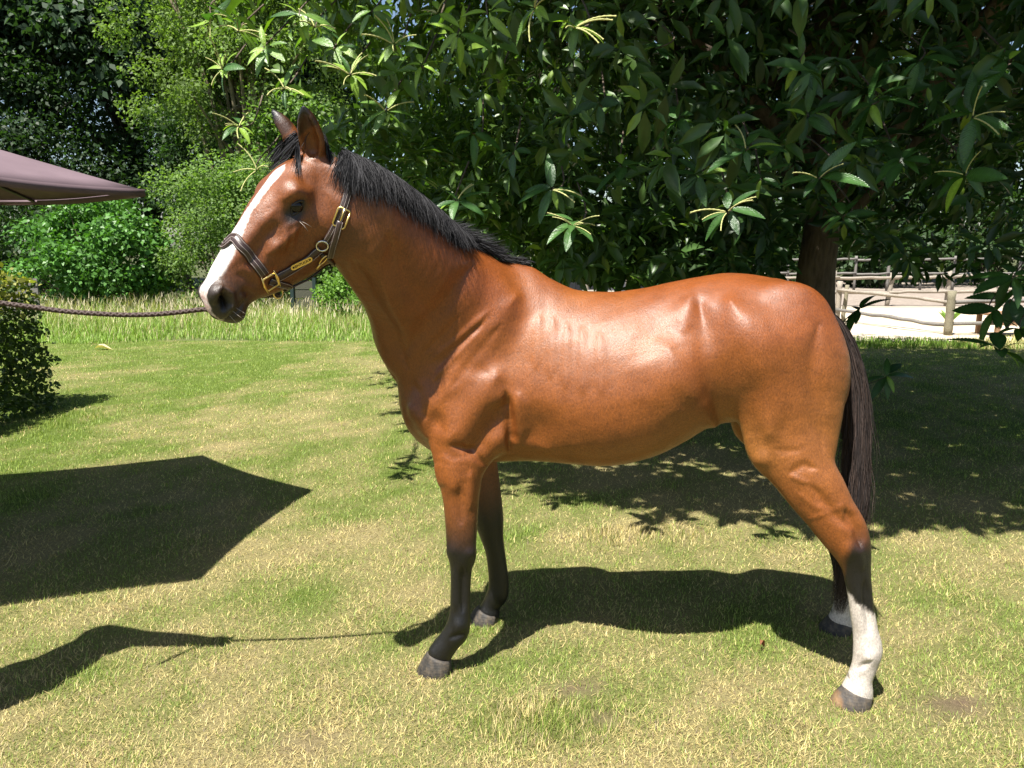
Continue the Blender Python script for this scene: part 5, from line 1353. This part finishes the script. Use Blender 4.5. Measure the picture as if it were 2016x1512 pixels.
# tail
ctr_px = [(1618, 606), (1645, 636), (1668, 690), (1683, 760), (1686, 850), (1684, 930), (1682, 1000), (1672, 1070), (1661, 1140), (1652, 1205)]
ctr_l = [0, .0, .0, .0, .0, -.005, -.01, .0, .01, .02]
ctr = catmull([hl(x, y, l)[0] for (x, y), l in zip(ctr_px, ctr_l)], 6)
tail_r = np.interp(np.linspace(0, 1, len(ctr)), [0, .12, .3, .5, .7, .85, 1], [.034, .050, .052, .055, .052, .042, .022])
strands = []; K = 22
u = np.linspace(0, 1, len(ctr))
for i in range(4600):
    a = rng.uniform(0, 2 * math.pi); rr = math.sqrt(rng.uniform(0, 1)); t0 = rng.uniform(0, .22); t1 = np.clip(t0 + rng.beta(3, 1.6) * .95, .3, 1.0)
    if rng.uniform() < .25: t1 = rng.uniform(.4, .8)
    ts = np.linspace(t0, t1, K); c = np.stack([np.interp(ts, u, ctr[:, k]) for k in range(3)], 1); r_ = np.interp(ts, u, tail_r)
    spread = np.linspace(.55, 1.0, K) * rr
    ph = rng.uniform(0, 6.28); wob = np.sin(ts * rng.uniform(14, 44) + ph) * .014 * ts
    P = c.copy(); P[:, 0] += math.cos(a) * r_ * spread + wob; P[:, 1] += math.sin(a) * r_ * spread * 1.05 + wob * .7
    if rng.uniform() < .06: P[:, 0] += np.linspace(0, 1, K) ** 2 * rng.normal(0, .03)
    strands.append(P)
hair_mesh('tail', strands, .0025, black_cols(len(strands), .45), horse, M_HAIR)
# whiskers
M_WHISK = simple_mat('whisker', (.35, .3, .26), .5)
for a, b, c, da, db in ((.585, -.115, .03, .3, -1), (.57, -.11, .038, .1, -1), (.555, -.115, .042, .0, -1), (.56, -.15, .02, .1, -1), (.575, -.155, .01, .2, -1), (.23, -.085, .09, .25, -.7), (.222, -.082, .092, -.1, -.8)):
    p, n = snap(head_pt(a, b, c * 1.4)); d = Vector(HA * da + HB * db + HC * .5).normalized()
    tube('whisker', [p, p + d * .02 + n * .004, p + d * .042], [.0007, .0006, .0003], M_WHISK, horse, 4)
# ------------------------------------------------------------------ halter and lead rope
def h_local(w): 
    w = np.asarray(w, float); d = w[:2] - H_O; return np.array([d @ H_ES, d @ H_EL, w[2]])
def skin_at(px, py):
    """point of the horse's skin seen at a pixel of the photo, horse coordinates"""
    o = h_local((0, 0, CAM_H)); d = ray_dir(px, py); dl = np.array([d[:2] @ H_ES, d[:2] @ H_EL, d[2]])
    c, n, i, t = H_BVH.ray_cast(Vector(o), Vector(dl))
    if c is None: c, n = snap(o + dl * 2.45)
    return np.array(c)
def mirror_head(P): q = to_head(np.atleast_2d(P)); q[:, 2] *= -1; return head_np(q)
halter = empty('leather_halter', (*H_O, 0), -H_TH)
tag(halter, 'dark brown leather halter with brass fittings worn on the horse head', 'halter')
M_LEATHER = simple_mat('brown_leather', (.036, .020, .017), .38, .5, var=.25, nscale=60, bump=.25, bdist=.001)
M_STITCH = simple_mat('pale_stitching', (.40, .34, .31), .7, .2, bump=0)
M_BRASS = NT('brass'); M_BRASS = M_BRASS.finish(M_BRASS.bsdf((.80, .60, .24), .28, None, .5, 1.0))
M_PLATE = NT('engraved_brass'); M_PLATE = M_PLATE.finish(M_PLATE.bsdf((.78, .56, .16), .42, None, .5, .6))
M_STEEL = NT('steel'); M_STEEL = M_STEEL.finish(M_STEEL.bsdf((.62, .62, .62), .25, None, .5, 1.0))
M_INK = simple_mat('engraving', (.03, .02, .012), .6, .2)

def strap_path(pts, n=8, off=.003, close=False):
    P = catmull(pts, n); out, N = [], []
    for p in P:
        q, nn = snap(p); out.append(np.array(q)); N.append(np.array(nn))
    out, N = np.array(out), np.array(N)
    for _ in range(3):
        N[1:-1] = (N[:-2] + N[1:-1] * 2 + N[2:]); N /= np.linalg.norm(N, axis=1, keepdims=True)
        out[1:-1] = (out[:-2] + out[1:-1] * 2 + out[2:]) / 4
    for i in range(len(out)):                                  # a strap bridges hollows but never sinks into the skin
        q, nn = snap(out[i]); dd = (out[i] - np.array(q)) @ np.array(nn)
        if dd < off: out[i] = np.array(q) + np.array(nn) * off
    out[1:-1] = (out[:-2] + out[1:-1] * 2 + out[2:]) / 4
    return out, N
def band(name, path, N, width, thick, mat, parent, lift=0.0, shift=0.0):
    T = np.gradient(path, axis=0); T /= np.linalg.norm(T, axis=1, keepdims=True)
    S = np.cross(N, T); S /= np.linalg.norm(S, axis=1, keepdims=True); C = path + N * lift + S * shift
    ring = [(-.5, 0), (-.44, 1), (.44, 1), (.5, 0)]
    V = np.stack([C + S * width * a + N * thick * b for a, b in ring], 1).reshape(-1, 3)
    k = 4; i = np.arange(len(path) - 1)[:, None] * k; j = np.arange(k)[None]
    Q = np.stack([i + j, i + (j + 1) % k, i + k + (j + 1) % k, i + k + j], -1).reshape(-1, 4)
    e = (len(path) - 1) * k; Q = np.vstack([Q, [(3, 2, 1, 0)], [(e, e + 1, e + 2, e + 3)]])
    return link_mesh(name, np_mesh(name, V, quads=Q), mat, parent)
def strap(name, pts, width, lines=(-.36, .36), thick=.005, n=8):
    path, N = strap_path(pts, n)
    o = band(name, path, N, width, thick, M_LEATHER, halter)
    for s in lines: band('stitching', path, N, .0010, .0005, M_STITCH, o, thick + .0002, s * width)
    return o, path, N
nose_near = [skin_at(x, y) for x, y in ((460, 468), (474, 483), (490, 502), (506, 522), (520, 541))]
nose_far = [mirror_head(p)[0] for p in nose_near[::-1]]
strap('noseband', nose_far[:-1] + [head_pt(.415, .03, 0)] + nose_near, .034, (-.38, 0, .38))
ring_pt = skin_at(530, 553)
cheek = [skin_at(x, y) for x, y in ((540, 549), (560, 538), (585, 523), (610, 506), (630, 490))]
for side, P in (('near', cheek), ('far', [mirror_head(p)[0] for p in cheek])): strap('cheek_strap', P, .030, (-.40, .40))
crown_near = [skin_at(x, y) for x, y in ((640, 478), (655, 456), (670, 425), (682, 390), (690, 352))]
crown_far = [mirror_head(p)[0] for p in crown_near]
top_mid = [np.array(hl(x, y, l)[0]) for x, y, l in ((684, 312, -.43),)]
o, path, N = strap('crown_strap', crown_far + top_mid + crown_near[::-1], .027, (-.38, .0, .38), n=8)
tail_pts = [skin_at(x, y) + np.array([0, -.006, 0]) for x, y in ((672, 436), (664, 462), (655, 488), (650, 503))]
pth, NN = strap_path(tail_pts, 5, .011); oo = band('strap_end', pth, NN, .022, .004, M_LEATHER, halter); [band('stitching', pth, NN, .0010, .0006, M_STITCH, oo, .0042, s * .022) for s in (-.36, .36)]
chin_near = [np.array(ring_pt), head_pt(.40, -.235, .045)]
strap('chin_strap', [chin_near[0], chin_near[1], head_pt(.41, -.26, 0), mirror_head(chin_near[1])[0], mirror_head(chin_near[0])[0]], .024)
strap('throat_strap', [skin_at(632, 500), head_pt(.24, -.30, .045), head_pt(.245, -.31, 0), head_pt(.24, -.30, -.045), mirror_head(skin_at(632, 500))[0]], .013, ())
strap('centre_strap', [head_pt(.41, -.27, 0), head_pt(.33, -.29, 0), head_pt(.25, -.31, 0)], .018, ())

def frame_at(p, up_hint):
    q, n = snap(p); n = np.array(n); u = np.asarray(up_hint, float); u = u - n * (u @ n); u /= np.linalg.norm(u); return np.array(q), u, np.cross(n, u), n
def wire(name, pts, r, mat, parent=None, closed=True, seg=6):
    pts = list(pts)
    if closed: pts = pts + [pts[0], pts[1]]
    return tube(name, pts, r, mat, parent or halter, seg)
def rect_ring(name, p, along, la, lb, r, mat, lift=.009, bar=True):
    q, u, v, n = frame_at(p, along); q = q + n * lift; pts = []
    for a, b in ((-.78, -1), (.78, -1), (1, -.78), (1, .78), (.78, 1), (-.78, 1), (-1, .78), (-1, -.78)): pts.append(q + u * a * la / 2 + v * b * lb / 2)
    o = wire(name, pts, r, mat)
    if bar: wire('buckle_tongue', [q - u * la * .45, q + u * la * .5 + n * .002], r * .8, mat, o, False)
    return o
d_up = np.array(skin_at(682, 390)) - np.array(skin_at(660, 445))
rect_ring('cheek_buckle', skin_at(673, 428), d_up, .062, .040, .0032, M_BRASS, .012)
d_ck = np.array(cheek[2]) - np.array(cheek[0])
sq = rect_ring('square_ring', skin_at(530, 553), d_ck, .046, .046, .0034, M_BRASS, .010, False)
q, u, v, n = frame_at(skin_at(530, 553), d_ck)
for a in (-1, 1): tube('ring_flare', [q + n * .011 + u * a * .023 - v * .032, q + n * .012 + u * a * .026, q + n * .011 + u * a * .023 + v * .032], [.0015, .0042, .0015], M_BRASS, halter)
q, u, v, n = frame_at(skin_at(634, 481), d_ck); wire('cheek_ring', [q + n * .010 + (u * math.cos(a) + v * math.sin(a)) * .019 for a in np.linspace(0, 2 * math.pi, 15)[:-1]], .0032, M_STEEL)
q, u, v, n = frame_at(skin_at(634, 508), d_up)
wire('snap_hook', [q + n * .010 + (u * math.cos(a) * .020 + v * math.sin(a) * .009) for a in np.linspace(0, 2 * math.pi, 13)[:-1]], .0026, M_BRASS)
tube('snap_bolt', [q + n * .011 - u * .018, q + n * .011 - u * .04], [.004, .003], M_BRASS, halter)
# engraved name plate on the cheek strap
q, u, v, n = frame_at(skin_at(591, 516), d_ck); u, v = (u, v) if (v @ np.array([0, 0, 1.0])) > 0 else (u, -v)
u2 = u if True else -u
bm = bmesh.new(); ring = []
for s, a0 in ((1, -math.pi / 2), (-1, math.pi / 2)):
    for k in range(9):
        a = a0 + math.pi * k / 8; ring.append((s * .028 + .0105 * math.cos(a), .0105 * math.sin(a)))
bot = [bm.verts.new(Vector(q + n * .0092 + u * x + v * y)) for x, y in ring]; topv = [bm.verts.new(Vector(q + n * .0108 + u * x + v * y)) for x, y in ring]
bm.faces.new(topv); bm.faces.new(bot[::-1])
for k in range(len(ring)): bm.faces.new((bot[k], bot[(k + 1) % len(ring)], topv[(k + 1) % len(ring)], topv[k]))
bmesh.ops.recalc_face_normals(bm, faces=bm.faces); me = bpy.data.meshes.new('name_plate'); bm.to_mesh(me); bm.free()
plate = link_mesh('name_plate', me, M_PLATE, halter)
for s in (-1, 1): tube('rivet', [q + n * .0105 + u * s * .030, q + n * .0118 + u * s * .030], [.0034, .003], M_INK, plate, 10)
fc = bpy.data.curves.new('lettering', 'FONT'); fc.body = 'KENTUCKY'; fc.size = .0125; fc.align_x = 'CENTER'; fc.align_y = 'CENTER'; fc.extrude = .0002; fc.space_character = .95; fc.offset = .0003
tmp = bpy.data.objects.new('lettering_curve', fc); coll.objects.link(tmp); bpy.context.view_layer.update()
lme = bpy.data.meshes.new_from_object(tmp.evaluated_get(bpy.context.evaluated_depsgraph_get())); bpy.data.objects.remove(tmp); lme.materials.clear(); lme.materials.append(M_INK)
to = bpy.data.objects.new('lettering', lme); coll.objects.link(to)
# reading direction runs to the right in the photograph
ur = u if (h2w((q + u)[None])[0] - h2w(q[None])[0])[0] > 0 else -u
vr = np.cross(n, ur); Mx = Matrix.Identity(4)
for c_, vec in enumerate((ur, vr, n)):
    for r_ in range(3): Mx[r_][c_] = vec[r_]
for r_ in range(3): Mx[r_][3] = (q + n * .0111)[r_]
to.parent = plate; to.matrix_local = Mx

# lead rope: three strands twisted round each other, from the chin ring out of the picture to the hand
chin_ring_p = head_pt(.42, -.222, -.028)
wire('chin_ring', [chin_ring_p + (HA * math.cos(a) - HB * math.sin(a)) * .017 - HB * .012 for a in np.linspace(0, 2 * math.pi, 13)[:-1]], .003, M_BRASS)
Wm = lambda p: np.array(h2w(np.atleast_2d(p))[0])
muz = Wm(head_pt(.60, -.14, -.045)); Ym = muz[1]
rope_pts = [Wm(chin_ring_p - HB * .02), Wm(head_pt(.50, -.165, -.072)), Wm(head_pt(.57, -.135, -.070))]
HAND_Y = Ym - .10
for i, (x, y) in enumerate(((405, 609), (350, 615), (300, 619), (250, 620), (200, 618), (130, 613), (60, 604), (0, 596), (-55, 586), (-95, 578))):
    rope_pts.append(np.array(at_depth(x, y, Ym + .02 + (HAND_Y - Ym) * (i / 9))))
HAND = rope_pts[-1].copy()
rope_pts += [HAND + np.array([-.05, -.02, -.10]), HAND + np.array([-.06, -.03, -.35])]
rc = catmull(rope_pts, 14); seglen = np.r_[0, np.cumsum(np.linalg.norm(np.diff(rc, axis=0), axis=1))]
tt_ = np.arange(0, seglen[-1], .0065); rc = np.stack([np.interp(tt_, seglen, rc[:, k]) for k in range(3)], 1)
T = np.gradient(rc, axis=0); T /= np.linalg.norm(T, axis=1, keepdims=True); Su = np.cross(T, (0, 0, 1.0)); Su /= np.linalg.norm(Su, axis=1, keepdims=True); Sv = np.cross(T, Su)
rope = empty('lead_rope', tuple(rc[0])); tag(rope, 'brown braided lead rope running from the halter out to the left', 'rope')
M_ROPE = simple_mat('braided_leather', (.06, .040, .034), .6, .3, var=.35, nscale=240, bump=.4, bdist=.001)
for k in range(4):
    a = tt_ / .038 * 2 * math.pi * (1 if k % 2 else -1) + k * math.pi / 2; rr = .0046
    tube('strand', rc + (np.cos(a)[:, None] * Su + np.sin(a)[:, None] * Sv) * rr - rc[0], .0042, M_ROPE, rope, 6)
# ------------------------------------------------------------------ the handler, standing just outside the left edge of the picture
def build_person():
    global G_MIN, G_MAX, G_N, VS, field
    foot = np.array([-2.22, 2.27, 0.0])
    hand = HAND - foot                                            # rope hand in figure coordinates; the figure faces +x
    VS = .008; G_MIN = np.array([-.35, -.55, -.02]); G_MAX = np.array([1.15, .85, 1.85]); G_N = np.ceil((G_MAX - G_MIN) / VS).astype(int) + 1
    field = np.full(G_N, FAR, dtype=np.float32)
    def C(st, k=.04, n=3): sl, d = chain_field(st, n); put(sl, d, k)
    C([(0, 0, .93, .125, 1.3), (.0, 0, 1.08, .112, 1.25), (.01, 0, 1.22, .122, 1.32), (.0, 0, 1.36, .118, 1.5), (-.01, 0, 1.42, .085, 1.75)])
    C([(0, 0, 1.42, .062, 1), (.015, 0, 1.53, .056, 1)]); C([(.012, 0, 1.665, .094, .82), (.03, 0, 1.61, .083, .80), (.05, 0, 1.565, .055, .8)], .03)
    C([(.10, 0, 1.625, .014, 1), (.118, 0, 1.605, .012, 1)], .012, 1)
    for y in (-1, 1): C([(.0, .082 * y, 1.62, .018, .5), (.0, .084 * y, 1.65, .018, .5)], .01, 1)
    for y in (-1, 1):
        C([(0, .085 * y, .92, .098, 1), (.015, .095 * y, .72, .082, 1), (.02, .10 * y, .50, .062, 1), (-.01, .10 * y, .34, .062, 1), (-.015, .10 * y, .10, .046, 1)])
        C([(-.03, .10 * y, .05, .048, .9), (.08, .11 * y, .045, .045, .95), (.17, .125 * y, .035, .036, 1.1)], .02)
    sh = np.array([0, .19, 1.40]); el = sh + (hand - sh) * .48 + np.array([-.02, .06, -.16])
    C([(*sh, .075, 1), (*(sh * .5 + el * .5), .068, 1), (*el, .060, 1), (*(el * .5 + hand * .5), .052, 1), (*(hand * .93 + el * .07), .030, 1)], .03)
    C([(*(hand + (-.05, 0, -.01)), .036, .8), (*(hand + (.0, 0, -.005)), .036, .8)], .02, 1)
    for j in range(4):                                            # fingers closed round the rope
        o = hand + np.array([-.025 + .021 * j, .02, .03]); C([(*o, .010, 1), (*(o + (.004, -.042, .008)), .010, 1), (*(o + (.0, -.058, -.028)), .009, 1), (*(o + (.0, -.03, -.048)), .008, 1)], .006, 2)
    C([(*(hand + (-.045, .0, .02)), .012, 1), (*(hand + (-.02, .02, .045)), .011, 1), (*(hand + (.015, .0, .048)), .009, 1)], .008, 2)
    s2 = np.array([0, -.19, 1.40]); e2 = np.array([-.03, -.25, 1.12]); w2 = np.array([.06, -.25, .88])
    C([(*s2, .062, 1), (*(s2 * .5 + e2 * .5), .052, 1), (*e2, .045, 1), (*(e2 * .5 + w2 * .5), .040, 1), (*w2, .029, 1)], .03); C([(*w2, .032, .7), (*(w2 + (.015, 0, -.07)), .036, .6)], .02, 1)
    for j in range(4): o = w2 + np.array([-.012 + .02 * j, 0, -.085]); L = (.07, .08, .075, .06)[j]; C([(*o, .0105, 1), (*(o + (.006, .004, -L * .55)), .010, 1), (*(o + (.0, .016, -L)), .008, 1)], .006, 2)
    C([(*(w2 + (.03, 0, -.03)), .013, 1), (*(w2 + (.055, .005, -.065)), .011, 1), (*(w2 + (.055, .012, -.095)), .009, 1)], .008, 2)
    V, Q = surface_nets(field); field = None
    col = np.tile(np.array([.02, .028, .05]), (len(V), 1))
    col[V[:, 2] < .98] = (.03, .045, .09); col[V[:, 2] < .13] = (.03, .022, .018)
    dsh = np.minimum(np.linalg.norm(V - sh, axis=1), np.linalg.norm(V - s2, axis=1))
    arm = ((np.abs(V[:, 1]) > .20) | (V[:, 0] > .22)) & (dsh > .17) & (V[:, 2] > .72) & (V[:, 2] < 1.6) & ((np.abs(V[:, 1]) > .215) | (V[:, 0] > .2))
    col[arm] = (.45, .26, .18); head_ = V[:, 2] > 1.475; col[head_] = (.45, .26, .18)
    hair_ = head_ & ((V[:, 2] > 1.70 - np.clip(V[:, 0], -.1, .1) * .2) | ((V[:, 0] < .0) & (V[:, 2] > 1.55))); col[hair_] = (.05, .03, .018)
    m = NT('handler_skin_and_clothes'); f = m.noise(m.coords('Object'), 60, 4)
    mat = m.finish(m.bsdf(m.mix(1.0, m.attr('tint'), m.ramp(f, [(.3, (.8, .8, .8)), (.7, (1.2, 1.2, 1.2))]), 'MULTIPLY'), .75, m.bump(f, .2, .004), .25))
    root = empty('person', tuple(foot)); tag(root, 'person in dark clothes holding the lead rope just outside the left edge', 'person')
    link_mesh('body', np_mesh('body', V, quads=Q, colors=col), mat, root, True)
build_person()
